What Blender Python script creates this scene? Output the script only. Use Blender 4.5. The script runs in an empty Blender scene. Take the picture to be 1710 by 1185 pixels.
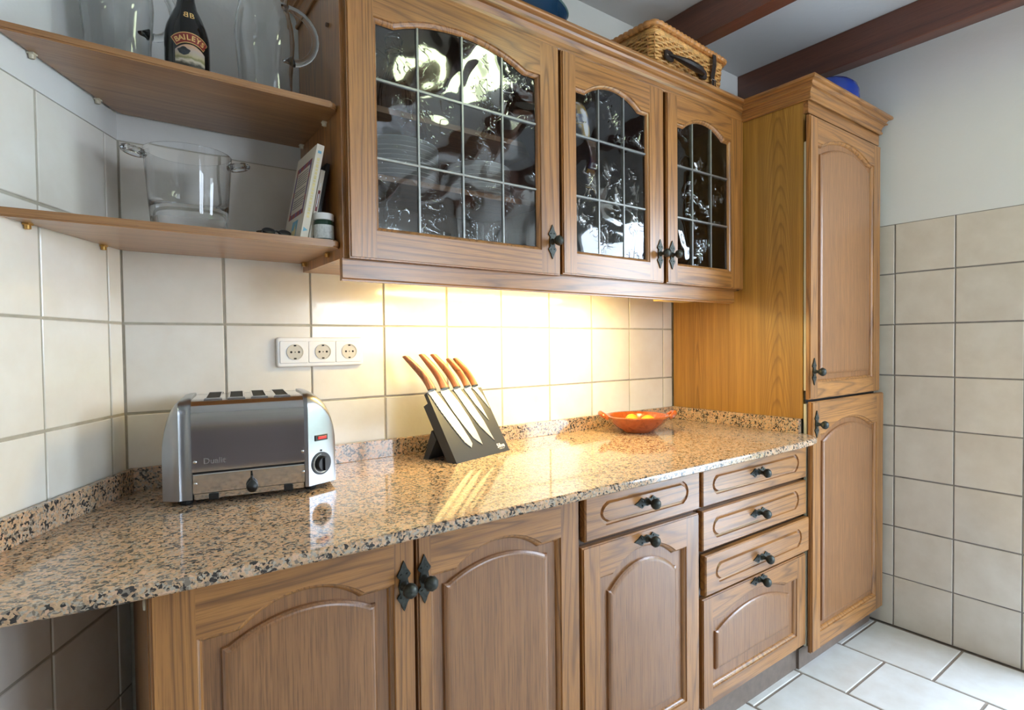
import bpy, bmesh, math, random
from mathutils import Vector, Matrix, Euler
random.seed(7)
D = bpy.data
SC = bpy.context.scene
COL = SC.collection
PI = math.pi

# ------------------------------------------------------------------ camera, world, light, exposure
CAM = Vector((-0.0407, -1.5698, 1.15666))
def cam_axes(yaw, pit, roll):
    f = Vector((math.sin(yaw)*math.cos(pit), math.cos(yaw)*math.cos(pit), math.sin(pit)))
    r = Vector((math.cos(yaw), -math.sin(yaw), 0))
    u = r.cross(f)
    c, s = math.cos(roll), math.sin(roll)
    return c*r + s*u, -s*r + c*u, f
cr, cu, cf = cam_axes(0.65660549, -0.02507877, -0.01035594)
cd = D.cameras.new('camera'); cam = D.objects.new('camera', cd); COL.objects.link(cam)
cam.matrix_world = Matrix(((cr.x, cu.x, -cf.x, CAM.x), (cr.y, cu.y, -cf.y, CAM.y), (cr.z, cu.z, -cf.z, CAM.z), (0, 0, 0, 1)))
cd.sensor_width = 36; cd.lens = 950.254/1710*36
cd.shift_x = -45.185/1710; cd.shift_y = 5.411/1710
cd.clip_start = 0.02
SC.camera = cam
SC.view_settings.view_transform = 'Standard'
SC.view_settings.look = 'None'
SC.view_settings.gamma = 1
SC.view_settings.use_curve_mapping = False
SC.view_settings.exposure = 0.0
SC.cycles.max_bounces = 10
SC.cycles.diffuse_bounces = 5
SC.cycles.transparent_max_bounces = 24
SC.cycles.transmission_bounces = 10
SC.cycles.glossy_bounces = 4
SC.cycles.sample_clamp_indirect = 6

SKY = 21.0
w = D.worlds.new('sky'); SC.world = w; w.use_nodes = True
nt = w.node_tree; nt.nodes.clear()
wo = nt.nodes.new('ShaderNodeOutputWorld'); wb = nt.nodes.new('ShaderNodeBackground')
tc = nt.nodes.new('ShaderNodeTexCoord'); sx = nt.nodes.new('ShaderNodeSeparateXYZ')
rp = nt.nodes.new('ShaderNodeValToRGB')
rp.color_ramp.elements[0].position = 0.45; rp.color_ramp.elements[0].color = (0.80, 0.90, 1.0, 1)
rp.color_ramp.elements[1].position = 1.0; rp.color_ramp.elements[1].color = (0.48, 0.68, 1.0, 1)
mp = nt.nodes.new('ShaderNodeMath'); mp.operation = 'MULTIPLY_ADD'; mp.inputs[1].default_value = 0.5; mp.inputs[2].default_value = 0.5
nt.links.new(tc.outputs['Generated'], sx.inputs[0]); nt.links.new(sx.outputs['Z'], mp.inputs[0])
nt.links.new(mp.outputs[0], rp.inputs[0]); nt.links.new(rp.outputs[0], wb.inputs[0])
wb.inputs[1].default_value = SKY
nt.links.new(wb.outputs[0], wo.inputs[0])

def area(name, loc, rot, sx_, sy_, power, color, portal=False, spread=PI):
    l = D.lights.new(name, 'AREA'); l.shape = 'RECTANGLE'; l.size = sx_; l.size_y = sy_
    l.energy = power; l.color = color; l.spread = spread
    if portal: l.cycles.is_portal = True
    o = D.objects.new(name, l); COL.objects.link(o); o.location = loc; o.rotation_euler = rot
    return o
# room numbers used by the light and by the structure
XR = 2.479; CEIL = 2.405; YREAR = -3.5; XLEFT = -1.06
DOOR = (-2.05, -1.20, 1.90)               # glazed garden door in the right wall: y0, y1, height
FILL_WIN = (1.40, 2.25, 1.10, 2.05)            # unseen window added to the rear wall for fill light: x0, x1, z0, z1
area('door_daylight_portal', (XR+0.10, (DOOR[0]+DOOR[1])/2, DOOR[2]/2), (0, PI/2, 0), DOOR[2], DOOR[1]-DOOR[0], 1, (1, 1, 1), True)
area('fill_window_portal', ((FILL_WIN[0]+FILL_WIN[1])/2, YREAR-0.10, (FILL_WIN[2]+FILL_WIN[3])/2), (PI/2, 0, 0), FILL_WIN[1]-FILL_WIN[0], FILL_WIN[3]-FILL_WIN[2], 1, (1, 1, 1), True)
# added ceiling lamp, unseen: greenish glow for the glass door's reflection and some fill
LAMP_ADDED = 12.5
LAMP_CAB = 64.0

# ------------------------------------------------------------------ materials
def s2l(c):
    return tuple(((v/12.92) if v <= 0.04045 else ((v+0.055)/1.055)**2.4) for v in c)
def hx(r, g, b): return s2l((r/255, g/255, b/255)) + (1,)
class NT:
    def __init__(self, name):
        self.m = D.materials.new(name); self.m.use_nodes = True
        self.t = self.m.node_tree; self.t.nodes.clear()
        self.out = self.n('ShaderNodeOutputMaterial')
    def n(self, typ, **kw):
        x = self.t.nodes.new(typ)
        for k, v in kw.items():
            if hasattr(x, k): setattr(x, k, v)
        return x
    def l(self, a, b): self.t.links.new(a, b)
    def setv(self, node, **kw):
        for k, v in kw.items():
            node.inputs[k.replace('_', ' ')].default_value = v
        return node
    def coord(self, scale=(1, 1, 1), rand=True, kind='Object'):
        c = self.n('ShaderNodeTexCoord'); src = c.outputs[kind]
        if rand:
            oi = self.n('ShaderNodeObjectInfo'); mu = self.n('ShaderNodeMath'); mu.operation = 'MULTIPLY'; mu.inputs[1].default_value = 37.0
            self.l(oi.outputs['Random'], mu.inputs[0])
            ad = self.n('ShaderNodeVectorMath'); ad.operation = 'ADD'
            self.l(src, ad.inputs[0]); self.l(mu.outputs[0], ad.inputs[1]); src = ad.outputs[0]
        m = self.n('ShaderNodeMapping'); m.inputs['Scale'].default_value = scale
        self.l(src, m.inputs['Vector'])
        return m.outputs[0]
    def noise(self, vec, scale, detail=2, rough=0.5, dist=0.0):
        x = self.n('ShaderNodeTexNoise'); x.inputs['Scale'].default_value = scale; x.inputs['Detail'].default_value = detail
        x.inputs['Roughness'].default_value = rough; x.inputs['Distortion'].default_value = dist
        if vec: self.l(vec, x.inputs['Vector'])
        return x.outputs['Fac']
    def math(self, op, a, b=None, c=None, clamp=False):
        x = self.n('ShaderNodeMath'); x.operation = op; x.use_clamp = clamp
        for i, v in enumerate((a, b, c)):
            if v is None: continue
            if isinstance(v, (int, float)): x.inputs[i].default_value = v
            else: self.l(v, x.inputs[i])
        return x.outputs[0]
    def ramp(self, fac, stops, interp='LINEAR'):
        x = self.n('ShaderNodeValToRGB'); cr_ = x.color_ramp; cr_.interpolation = interp
        while len(cr_.elements) < len(stops): cr_.elements.new(0.5)
        for e, (p, c) in zip(cr_.elements, stops):
            e.position = p; e.color = c if len(c) == 4 else tuple(c)+(1,)
        self.l(fac, x.inputs[0]); return x.outputs[0]
    def mix(self, fac, a, b, mode='MIX'):
        x = self.n('ShaderNodeMix'); x.data_type = 'RGBA'; x.blend_type = mode
        for sock, v in ((x.inputs[0], fac), (x.inputs[6], a), (x.inputs[7], b)):
            if isinstance(v, (int, float)): sock.default_value = v
            elif isinstance(v, tuple): sock.default_value = v if len(v) == 4 else v+(1,)
            else: self.l(v, sock)
        return x.outputs[2]
    def bump(self, h, strength=0.3, dist=0.002):
        x = self.n('ShaderNodeBump'); x.inputs['Strength'].default_value = strength; x.inputs['Distance'].default_value = dist
        self.l(h, x.inputs['Height']); return x.outputs[0]
    def bsdf(self, color=None, rough=0.5, metal=0.0, normal=None, **kw):
        b = self.n('ShaderNodeBsdfPrincipled')
        if color is not None:
            if isinstance(color, tuple): b.inputs['Base Color'].default_value = color if len(color) == 4 else color+(1,)
            else: self.l(color, b.inputs['Base Color'])
        if isinstance(rough, (int, float)): b.inputs['Roughness'].default_value = rough
        else: self.l(rough, b.inputs['Roughness'])
        b.inputs['Metallic'].default_value = metal
        if normal is not None: self.l(normal, b.inputs['Normal'])
        for k, v in kw.items(): b.inputs[k.replace('_', ' ')].default_value = v
        self.l(b.outputs[0], self.out.inputs[0])
        return b

def plain(name, col, rough=0.5, metal=0.0, var=0.0, scale=20, **kw):
    n = NT(name)
    if var:
        f = n.noise(n.coord(), scale, 3)
        a = tuple(max(0, c*(1-var)) for c in col[:3])+(1,); b = tuple(min(1, c*(1+var)) for c in col[:3])+(1,)
        c = n.ramp(f, [(0.3, a), (0.7, b)])
        n.bsdf(c, rough, metal, **kw)
    else:
        n.bsdf(col, rough, metal, **kw)
    return n.m

def oak(name, axis, light, mid, dark, contour=0.6, pores=0.5, rough=0.38, cs=1.0, bands=11, knots=False):
    n = NT(name)
    al, ac = 0.42, 7.5
    sc = [ac*cs]*3; sc[axis] = al*cs
    v = n.coord(tuple(sc))
    big = n.noise(v, 1.0, 3.0, 0.42, 0.1)
    fr = n.math('FRACT', n.math('MULTIPLY', big, bands))
    ring = n.ramp(fr, [(0.0, (0.3,)*3), (0.14, (0.0,)*3), (0.62, (0.06,)*3), (0.87, (1.0,)*3), (1.0, (0.3,)*3)])
    sp = [420.0]*3; sp[axis] = 11.0
    v2 = n.coord(tuple(sp))
    fine = n.noise(v2, 1.0, 3.0, 0.6)
    fi = n.ramp(fine, [(0.46, (0,)*3), (0.66, (1,)*3)])
    st = [70.0]*3; st[axis] = 1.4
    v3 = n.coord(tuple(st))
    streak = n.noise(v3, 1.0, 2.0, 0.5)
    base = n.mix(n.math('MULTIPLY', ring, contour), light, dark)
    base = n.mix(n.math('MULTIPLY', fi, pores), base, dark)
    base = n.mix(n.ramp(streak, [(0.35, (0,)*3), (0.75, (0.55,)*3)]), base, mid)
    nb = n.bump(fine, 0.10, 0.0008)
    n.bsdf(base, rough, 0, nb, Specular_IOR_Level=0.5, Coat_Weight=0.75, Coat_Roughness=0.27)
    return n.m
OL, OM, OD = hx(178, 121, 61), hx(132, 84, 41), hx(68, 39, 18)
oak_z = oak('oak_grain_vertical', 2, OL, OM, OD, 0.66, 0.42, bands=21)
oak_x = oak('oak_grain_along_wall', 0, OL, OM, OD, 0.66, 0.42, bands=21)
oak_y = oak('oak_grain_deep', 1, OL, OM, OD, 0.62, 0.42, bands=21)
oak_panel = oak('oak_panel_straight_grain', 2, hx(152, 103, 60), hx(118, 77, 43), hx(80, 50, 27), 0.12, 0.6)
def side_veneer():
    n = NT('oak_veneer_cathedral'); c = n.n('ShaderNodeTexCoord'); sp = n.n('ShaderNodeSeparateXYZ'); n.l(c.outputs['Object'], sp.inputs[0])
    wob = n.noise(n.coord((1, 7, 1.3), rand=False), 1.0, 3, 0.5)
    wob2 = n.noise(n.coord((1, 30, 4), rand=False), 1.0, 2, 0.5)
    col = None
    tot = None
    for y0, k, w_, zs in ((-.178, 1500., .062, 13.0), (.17, 2600., .045, 5.5)):
        dy = n.math('ADD', n.math('SUBTRACT', sp.outputs[1], y0), n.math('MULTIPLY_ADD', wob, .05, -.025))
        d2 = n.math('MULTIPLY', dy, dy)
        v = n.math('ADD', n.math('ADD', n.math('MULTIPLY', sp.outputs[2], zs), n.math('MULTIPLY', d2, k)), n.math('MULTIPLY', wob2, 1.1))
        ring = n.ramp(n.math('FRACT', v), [(0.0, (0.1,)*3), (0.55, (0.05,)*3), (0.85, (1.0,)*3), (1.0, (0.1,)*3)])
        fade = n.ramp(n.math('DIVIDE', d2, w_*w_*1.6), [(0.0, (1,)*3), (1.0, (0,)*3)])
        r = n.math('MULTIPLY', ring, fade)
        tot = r if tot is None else n.math('ADD', tot, r)
    st = n.noise(n.coord((1, 60, 1.0), rand=False), 1.0, 3, 0.6)
    fine = n.noise(n.coord((1, 220, 6), rand=False), 1.0, 3, 0.6)
    base = n.mix(n.ramp(st, [(0.35, (0,)*3), (0.7, (0.8,)*3)]), hx(178, 132, 58), hx(144, 102, 42))
    base = n.mix(n.math('MULTIPLY', tot, 0.55), base, hx(104, 68, 32))
    base = n.mix(n.ramp(fine, [(0.45, (0,)*3), (0.65, (0.4,)*3)]), base, hx(130, 90, 46))
    n.bsdf(base, 0.42, 0, n.bump(fine, .08, .0008)); return n.m
oak_side = side_veneer()
oak_shelf = oak('oak_veneer_shelf', 0, hx(166, 118, 70), hx(136, 92, 52), hx(98, 62, 34), 0.35, 0.5, 0.42)
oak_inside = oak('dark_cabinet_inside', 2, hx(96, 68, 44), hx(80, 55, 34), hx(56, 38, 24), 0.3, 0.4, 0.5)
beam_mat = oak('dark_red_beam_wood', 1, hx(112, 62, 40), hx(92, 48, 30), hx(52, 26, 18), 0.5, 0.4, 0.5, 0.5, 9)
kick_mat = plain('grey_brown_kickboard', hx(120, 104, 92), 0.45, 0, 0.12, 40)

def tile_mat(name, c1, c2, rough=0.16, bump=0.25):
    n = NT(name)
    oi = n.n('ShaderNodeObjectInfo')
    f = n.noise(n.coord(), 9.0, 4, 0.6)
    c = n.mix(n.ramp(f, [(0.3, (0,)*3), (0.7, (1,)*3)]), c1, c2)
    hs = n.n('ShaderNodeHueSaturation')
    hs.inputs['Saturation'].default_value = 1.0
    n.l(n.math('MULTIPLY_ADD', oi.outputs['Random'], 0.06, 0.97), hs.inputs['Value'])
    n.l(c, hs.inputs['Color'])
    hgt = n.math('ADD', n.noise(n.coord(), 14.0, 2), n.math('MULTIPLY', n.noise(n.coord(), 60.0, 2), 0.25))
    n.bsdf(hs.outputs[0], rough, 0, n.bump(hgt, bump, 0.004))
    return n.m
tile_m = tile_mat('cream_glazed_tile', hx(238, 235, 228), hx(230, 224, 214), 0.12, 0.18)
tile_r = tile_mat('beige_satin_tile', hx(218, 209, 196), hx(206, 195, 180), 0.32, 0.12)
floor_t = tile_mat('pale_stone_floor_tile', hx(222, 220, 214), hx(206, 200, 190), 0.35, 0.2)
grout_m = plain('grey_grout', hx(178, 172, 158), 0.9, 0, 0.15, 30)
grout_r = plain('dark_grey_grout', hx(136, 130, 126), 0.9, 0, 0.15, 30)
grout_f = plain('brown_grey_floor_grout', hx(140, 126, 112), 0.9, 0, 0.15, 30)
def plaster(name, col):
    n = NT(name)
    h = n.math('ADD', n.noise(n.coord(rand=False), 40, 4, 0.6), n.noise(n.coord(rand=False), 6, 2))
    c = n.mix(n.noise(n.coord(rand=False), 3, 3), col, tuple(x*0.94 for x in col[:3])+(1,))
    n.bsdf(c, 0.9, 0, n.bump(h, 0.25, 0.004)); return n.m
plaster_m = plaster('white_plaster', hx(226, 226, 224))
ceil_m = plaster('white_ceiling_plaster', hx(214, 214, 214))

def granite():
    n = NT('pink_brown_granite')
    v = n.coord(rand=False)
    nz = n.n('ShaderNodeTexNoise'); nz.inputs['Scale'].default_value = 90; nz.inputs['Detail'].default_value = 2
    n.l(v, nz.inputs['Vector'])
    vm = n.n('ShaderNodeVectorMath'); vm.operation = 'MULTIPLY_ADD'; vm.inputs[1].default_value = (0.012,)*3
    n.l(nz.outputs['Color'], vm.inputs[0]); n.l(v, vm.inputs[2])
    vo = n.n('ShaderNodeTexVoronoi'); vo.inputs['Scale'].default_value = 235; n.l(vm.outputs[0], vo.inputs['Vector'])
    sp = n.n('ShaderNodeSeparateColor'); n.l(vo.outputs['Color'], sp.inputs[0])
    clump = n.noise(v, 52, 3, 0.6)
    r = n.math('ADD', n.math('MULTIPLY', sp.outputs[0], 0.62), n.math('MULTIPLY', clump, 0.75))
    c = n.ramp(r, [(0.0, hx(212, 174, 146)), (0.42, hx(202, 168, 134)), (0.58, hx(188, 154, 124)), (0.69, hx(178, 166, 150)), (0.79, hx(134, 122, 110)), (0.89, hx(60, 57, 56))], 'CONSTANT')
    fine = n.noise(v, 320, 2)
    c = n.mix(n.ramp(fine, [(0.55, (0,)*3), (0.75, (0.5,)*3)]), c, hx(96, 82, 70))
    n.bsdf(c, 0.07, 0, None, Specular_IOR_Level=0.6)
    return n.m
granite_m = granite()

def thin_pane():
    n = NT('antique_leaded_glass')
    v = n.coord(rand=True)
    lowf = n.noise(v, 7.0, 1, 0.4, 0.6)
    rid = n.noise(v, 19.0, 1, 0.5, 2.2)
    rid = n.ramp(n.math('ABSOLUTE', n.math('SUBTRACT', rid, 0.5)), [(0.0, (1,)*3), (0.025, (0,)*3)])
    msk = n.ramp(n.noise(v, 11.0, 1), [(0.5, (0,)*3), (0.6, (1,)*3)])
    h = n.math('ADD', lowf, n.math('MULTIPLY', n.math('MULTIPLY', rid, msk), 0.05))
    nb = n.bump(h, 0.42, 0.014)
    tr = n.n('ShaderNodeBsdfTransparent'); tr.inputs[0].default_value = (0.86, 0.87, 0.86, 1)
    gl = n.n('ShaderNodeBsdfGlossy'); gl.inputs['Roughness'].default_value = 0.03
    n.l(nb, gl.inputs['Normal'])
    fr = n.n('ShaderNodeFresnel'); fr.inputs[0].default_value = 1.55
    mx = n.n('ShaderNodeMixShader'); n.l(n.math('MULTIPLY_ADD', fr.outputs[0], 1.0, 0.02), mx.inputs[0])
    n.l(tr.outputs[0], mx.inputs[1]); n.l(gl.outputs[0], mx.inputs[2]); n.l(mx.outputs[0], n.out.inputs[0])
    return n.m
pane_m = thin_pane()
def clear_glass(name, tint=(1, 1, 1), rough=0.0):
    n = NT(name)
    g = n.n('ShaderNodeBsdfGlass'); g.inputs['Color'].default_value = tint+(1,); g.inputs['IOR'].default_value = 1.48; g.inputs['Roughness'].default_value = rough
    n.l(g.outputs[0], n.out.inputs[0]); return n.m
glass_m = clear_glass('clear_glass', (0.985, 0.99, 0.99))
glass_b = clear_glass('faint_blue_clear_glass', (0.985, 0.99, 0.995))
lead_m = plain('grey_lead_came', hx(150, 152, 150), 0.35, 0.8, 0.1, 60)
iron_m = plain('verdigris_iron', hx(64, 66, 62), 0.42, 0.7, 0.35, 180)
white_pl = plain('white_plastic', hx(238, 238, 238), 0.3)
cream_pl = plain('cream_plastic', hx(214, 206, 186), 0.45)
socket_in = plain('ivory_socket_well', hx(206, 200, 186), 0.4)
black_pl = plain('black_plastic', hx(26, 26, 28), 0.35)
dark_hole = plain('dark_hole', hx(14, 12, 11), 0.8)
rubber_m = plain('black_rubber', hx(20, 20, 22), 0.6)
steel_m = None
def brushed(name, col, rough, aniso_scale=(4, 4, 300), strength=0.04):
    n = NT(name); f = n.noise(n.coord(aniso_scale), 1.0, 2)
    n.bsdf(n.ramp(f, [(0.2, tuple(c*0.9 for c in col[:3])), (0.8, col)]), rough, 1.0, n.bump(f, strength, 0.0005)); return n.m
steel_m = brushed('polished_steel', hx(205, 203, 202), 0.09, (2, 2, 60), 0.02)
alu_m = brushed('satin_aluminium', hx(160, 162, 166), 0.30, (30, 30, 30), 0.05)
blade_m = brushed('knife_blade_steel', hx(236, 236, 236), 0.38, (200, 6, 6), 0.03)
slate_m = plain('dark_slate_grey_board', hx(58, 62, 68), 0.38, 0, 0.06, 12)
walnut_m = oak('olive_wood_knife_handle', 1, hx(176, 112, 70), hx(140, 84, 50), hx(80, 44, 24), 0.75, 0.3, 0.4, 4.0, 9)
red_m = NT('red_switch'); red_m.bsdf(hx(214, 20, 24), 0.25, 0, None, Emission_Color=hx(230, 20, 20), Emission_Strength=0.35); red_m = red_m.m
def terracotta():
    n = NT('glazed_terracotta')
    f = n.noise(n.coord((1, 1, 1.0), rand=False), 22, 3, 0.6, 1.5)
    c = n.ramp(f, [(0.25, hx(128, 56, 22)), (0.5, hx(176, 88, 38)), (0.75, hx(156, 72, 30))])
    n.bsdf(c, 0.18, 0, n.bump(f, 0.2, 0.003), Coat_Weight=0.6, Coat_Roughness=0.08); return n.m
terra_m = terracotta()
lemon_m = plain('yellow_lemon_skin', hx(238, 176, 40), 0.4, 0, 0.12, 60)
wicker_m = plain('honey_wicker', hx(216, 164, 98), 0.45, 0, 0.3, 60)
wicker_d = plain('brown_wicker_rim', hx(204, 140, 78), 0.4, 0, 0.25, 50)
leather_m = plain('dark_brown_leather', hx(46, 34, 30), 0.45, 0, 0.2, 60)
chrome_m = plain('chrome', hx(210, 210, 210), 0.12, 1.0)
blue_m = plain('cobalt_blue_glaze', hx(18, 52, 140), 0.12, 0, 0.12, 12)
teal_m = plain('deep_teal_enamel', hx(0, 46, 76), 0.22, 0, 0.1, 8)
teal_rim = plain('grey_teal_rim', hx(96, 118, 116), 0.3)
yellow_m = plain('yellow_glaze', hx(244, 194, 62), 0.2, 0, 0.1, 14)
navy_m = plain('navy_glaze', hx(20, 38, 96), 0.18, 0, 0.1, 14)
china_m = plain('white_china', hx(226, 226, 222), 0.15)
bottle_m = plain('black_brown_bottle_glass', hx(14, 13, 14), 0.07)
gold_m = plain('gold_print', hx(214, 176, 112), 0.35, 0.2)
label_red = plain('dark_red_print', hx(120, 32, 26), 0.4)
paper_m = plain('cream_book_cover', hx(222, 214, 198), 0.5)
page_m = plain('book_pages', hx(226, 220, 204), 0.8, 0, 0.1, 200)
ink_m = plain('grey_ink', hx(120, 116, 112), 0.6)
purple_m = plain('purple_print', hx(104, 84, 132), 0.5, 0, 0.4, 90)
rust_m = plain('rust_red_print', hx(160, 76, 70), 0.5, 0, 0.35, 120)
sky_print = plain('light_blue_print', hx(118, 178, 204), 0.5, 0, 0.1, 60)
sand_print = plain('sand_print', hx(226, 210, 150), 0.5, 0, 0.1, 60)
dkgreen_m = plain('dark_green_print', hx(28, 60, 46), 0.3)
label_white = plain('pale_jar_label', hx(206, 210, 208), 0.5, 0, 0.18, 180)
fridge_m = plain('fridge_ivory', hx(214, 210, 190), 0.35)
brass_m = plain('brass_pin', hx(206, 160, 90), 0.3, 0.6)
def landscape():
    n = NT('label_landscape')
    c = n.n('ShaderNodeTexCoord'); sp = n.n('ShaderNodeSeparateXYZ'); n.l(c.outputs['Object'], sp.inputs[0])
    zz = n.math('ADD', sp.outputs[2], n.math('MULTIPLY', n.noise(c.outputs['Object'], 90, 3), 0.012))
    col = n.ramp(n.math('MULTIPLY_ADD', zz, 20.0, -0.7), [(0.0, hx(30, 28, 26)), (0.22, hx(60, 56, 46)), (0.34, hx(196, 184, 164)), (0.46, hx(120, 118, 72)), (0.55, hx(176, 164, 130)), (0.72, hx(176, 160, 150)), (1.0, hx(196, 150, 112))])
    n.bsdf(col, 0.45); return n.m
scape_m = landscape()
tree_print = plain('dark_tree_print', hx(40, 44, 48), 0.5)
diffuser_m = NT('warm_strip_lamp_diffuser'); diffuser_m.bsdf(hx(255, 236, 200), 0.4, 0, None, Emission_Color=(1.0, 0.74, 0.27, 1), Emission_Strength=LAMP_CAB); diffuser_m = diffuser_m.m
lamp_off = plain('yellowed_lamp_end', hx(226, 196, 120), 0.4)
added_lamp_m = NT('added_greenish_lamp'); added_lamp_m.bsdf(hx(250, 255, 230), 0.4, 0, None, Emission_Color=(0.86, 1.0, 0.62, 1), Emission_Strength=LAMP_ADDED); added_lamp_m = added_lamp_m.m  # glow of the added, unseen lamp
hedge_m = plain('garden_hedge_leaves', hx(92, 128, 52), 0.7, 0, 0.5, 9)
lawn_m = plain('garden_paving', hx(214, 212, 206), 0.8, 0, 0.1, 3)

# ------------------------------------------------------------------ geometry helpers
def new_bm(): return bmesh.new()
def bx(bm, x0, x1, y0, y1, z0, z1):
    vs = [bm.verts.new(p) for p in ((x0,y0,z0),(x1,y0,z0),(x1,y1,z0),(x0,y1,z0),(x0,y0,z1),(x1,y0,z1),(x1,y1,z1),(x0,y1,z1))]
    for f in ((0,3,2,1),(4,5,6,7),(0,1,5,4),(1,2,6,5),(2,3,7,6),(3,0,4,7)): bm.faces.new([vs[i] for i in f])
    return vs
def box(x0, x1, y0, y1, z0, z1, bev=0.0, seg=1):
    bm = new_bm(); bx(bm, min(x0,x1), max(x0,x1), min(y0,y1), max(y0,y1), min(z0,z1), max(z0,z1))
    if bev: bmesh.ops.bevel(bm, geom=list(bm.edges), offset=bev, segments=seg, affect='EDGES', profile=0.5)
    return bm
def prism(bm, pts, y0, y1):
    """pts (x,z) polygon, extruded from y0 (front) to y1 (back)"""
    a = [bm.verts.new((x, y0, z)) for x, z in pts]; b = [bm.verts.new((x, y1, z)) for x, z in pts]
    n = len(pts)
    bm.faces.new(a); bm.faces.new(b[::-1])
    for i in range(n): bm.faces.new((a[i], b[i], b[(i+1) % n], a[(i+1) % n]))
    return bm
def zprism(bm, pts, z0, z1):
    a = [bm.verts.new((x, y, z0)) for x, y in pts]; b = [bm.verts.new((x, y, z1)) for x, y in pts]
    n = len(pts)
    bm.faces.new(a[::-1]); bm.faces.new(b)
    for i in range(n): bm.faces.new((a[i], a[(i+1) % n], b[(i+1) % n], b[i]))
    return bm
def loft(bm, rings, closed=True, cap=True):
    vr = [[bm.verts.new(p) for p in r] for r in rings]
    for a, b in zip(vr, vr[1:]):
        n = len(a)
        for i in range(n if closed else n-1):
            j = (i+1) % n
            try: bm.faces.new((a[i], a[j], b[j], b[i]))
            except ValueError: pass
    if cap:
        bm.faces.new(vr[0][::-1]); bm.faces.new(vr[-1])
    return vr
def lathe(bm, prof, seg=32, c=(0, 0, 0), sx=1.0, sy=1.0):
    """profile (r,z); r==0 ends become poles"""
    prev = None
    for r, z in prof:
        if r < 1e-6: cur = [bm.verts.new((c[0], c[1], c[2]+z))]
        else: cur = [bm.verts.new((c[0]+sx*r*math.cos(2*PI*i/seg), c[1]+sy*r*math.sin(2*PI*i/seg), c[2]+z)) for i in range(seg)]
        if prev:
            if len(prev) == 1 and len(cur) > 1:
                for i in range(seg): bm.faces.new((prev[0], cur[(i+1) % seg], cur[i]))
            elif len(cur) == 1 and len(prev) > 1:
                for i in range(seg): bm.faces.new((prev[i], prev[(i+1) % seg], cur[0]))
            elif len(cur) > 1:
                for i in range(seg):
                    j = (i+1) % seg
                    bm.faces.new((prev[i], prev[j], cur[j], cur[i]))
        prev = cur
    return bm
def tube(bm, path, r, seg=8, closed=False, flat=1.0):
    path = [Vector(p) for p in path]; n = len(path); rings = []
    up = None
    for i, p in enumerate(path):
        a = path[(i-1) % n] if (closed or i > 0) else p; b = path[(i+1) % n] if (closed or i < n-1) else p
        t = (b-a).normalized()
        if up is None:
            up = t.orthogonal().normalized() if abs(t.z) > 0.9 else Vector((0, 0, 1))
        s = t.cross(up)
        if s.length < 1e-4: s = t.orthogonal()
        s.normalize(); u = s.cross(t).normalized(); up = u
        rr = r[i] if isinstance(r, (list, tuple)) else r
        rings.append([p + s*rr*math.cos(2*PI*k/seg) + u*rr*flat*math.sin(2*PI*k/seg) for k in range(seg)])
    if closed:
        rings.append(rings[0])
        vr = [[bm.verts.new(q) for q in g] for g in rings[:-1]]; vr.append(vr[0])
        for a, b in zip(vr, vr[1:]):
            for i in range(seg): bm.faces.new((a[i], a[(i+1) % seg], b[(i+1) % seg], b[i]))
    else: loft(bm, rings)
    return bm
def mesh_of(name, bm, mats, smooth=False, sharp=35):
    bmesh.ops.recalc_face_normals(bm, faces=bm.faces)
    me = D.meshes.new(name); bm.to_mesh(me); bm.free()
    for m in (mats if isinstance(mats, (list, tuple)) else [mats]): me.materials.append(m)
    if smooth:
        for p in me.polygons: p.use_smooth = True
        me.set_sharp_from_angle(angle=math.radians(sharp))
    return me
class Thing:
    """an Empty at the thing's base; parts given in world coordinates (rot==0) or local ones (local=True)"""
    def __init__(self, name, label=None, cat=None, loc=(0, 0, 0), rz=0, group=None, kind=None, matrix=None, mesh=None):
        self.loc = Vector(loc)
        self.o = D.objects.new(name, mesh); COL.objects.link(self.o)
        if matrix is not None: self.o.matrix_world = matrix
        else:
            self.o.location = loc; self.o.rotation_euler = (0, 0, rz)
        tag(self.o, label, cat, group, kind)
    def part(self, name, bm, mat, parent=None, smooth=False, local=False, label=None, sharp=35):
        if not local: bmesh.ops.translate(bm, verts=bm.verts, vec=-self.loc)
        o = D.objects.new(name, mesh_of(name, bm, mat, smooth, sharp)); COL.objects.link(o)
        o.parent = parent or self.o
        if label: o['label'] = label
        return o
def tag(o, label=None, cat=None, group=None, kind=None):
    if label: o['label'] = label
    if cat: o['category'] = cat
    if group: o['group'] = group
    if kind: o['kind'] = kind
    return o
def single(name, bm, mat, label, cat, loc=(0, 0, 0), group=None, smooth=False, rz=0, local=False, kind=None, sharp=35):
    if not local: bmesh.ops.translate(bm, verts=bm.verts, vec=-Vector(loc))
    o = D.objects.new(name, mesh_of(name, bm, mat, smooth, sharp)); COL.objects.link(o)
    o.location = loc; o.rotation_euler = (0, 0, rz)
    return tag(o, label, cat, group, kind)
def place_mesh(name, me, parent, mtx):
    o = D.objects.new(name, me); COL.objects.link(o); o.parent = parent; o.matrix_local = mtx; return o
def copy_tree(o, parent=None):
    c = o.copy(); COL.objects.link(c)
    if parent: c.parent = parent
    for ch in list(o.children): copy_tree(ch, c)
    return c
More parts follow.
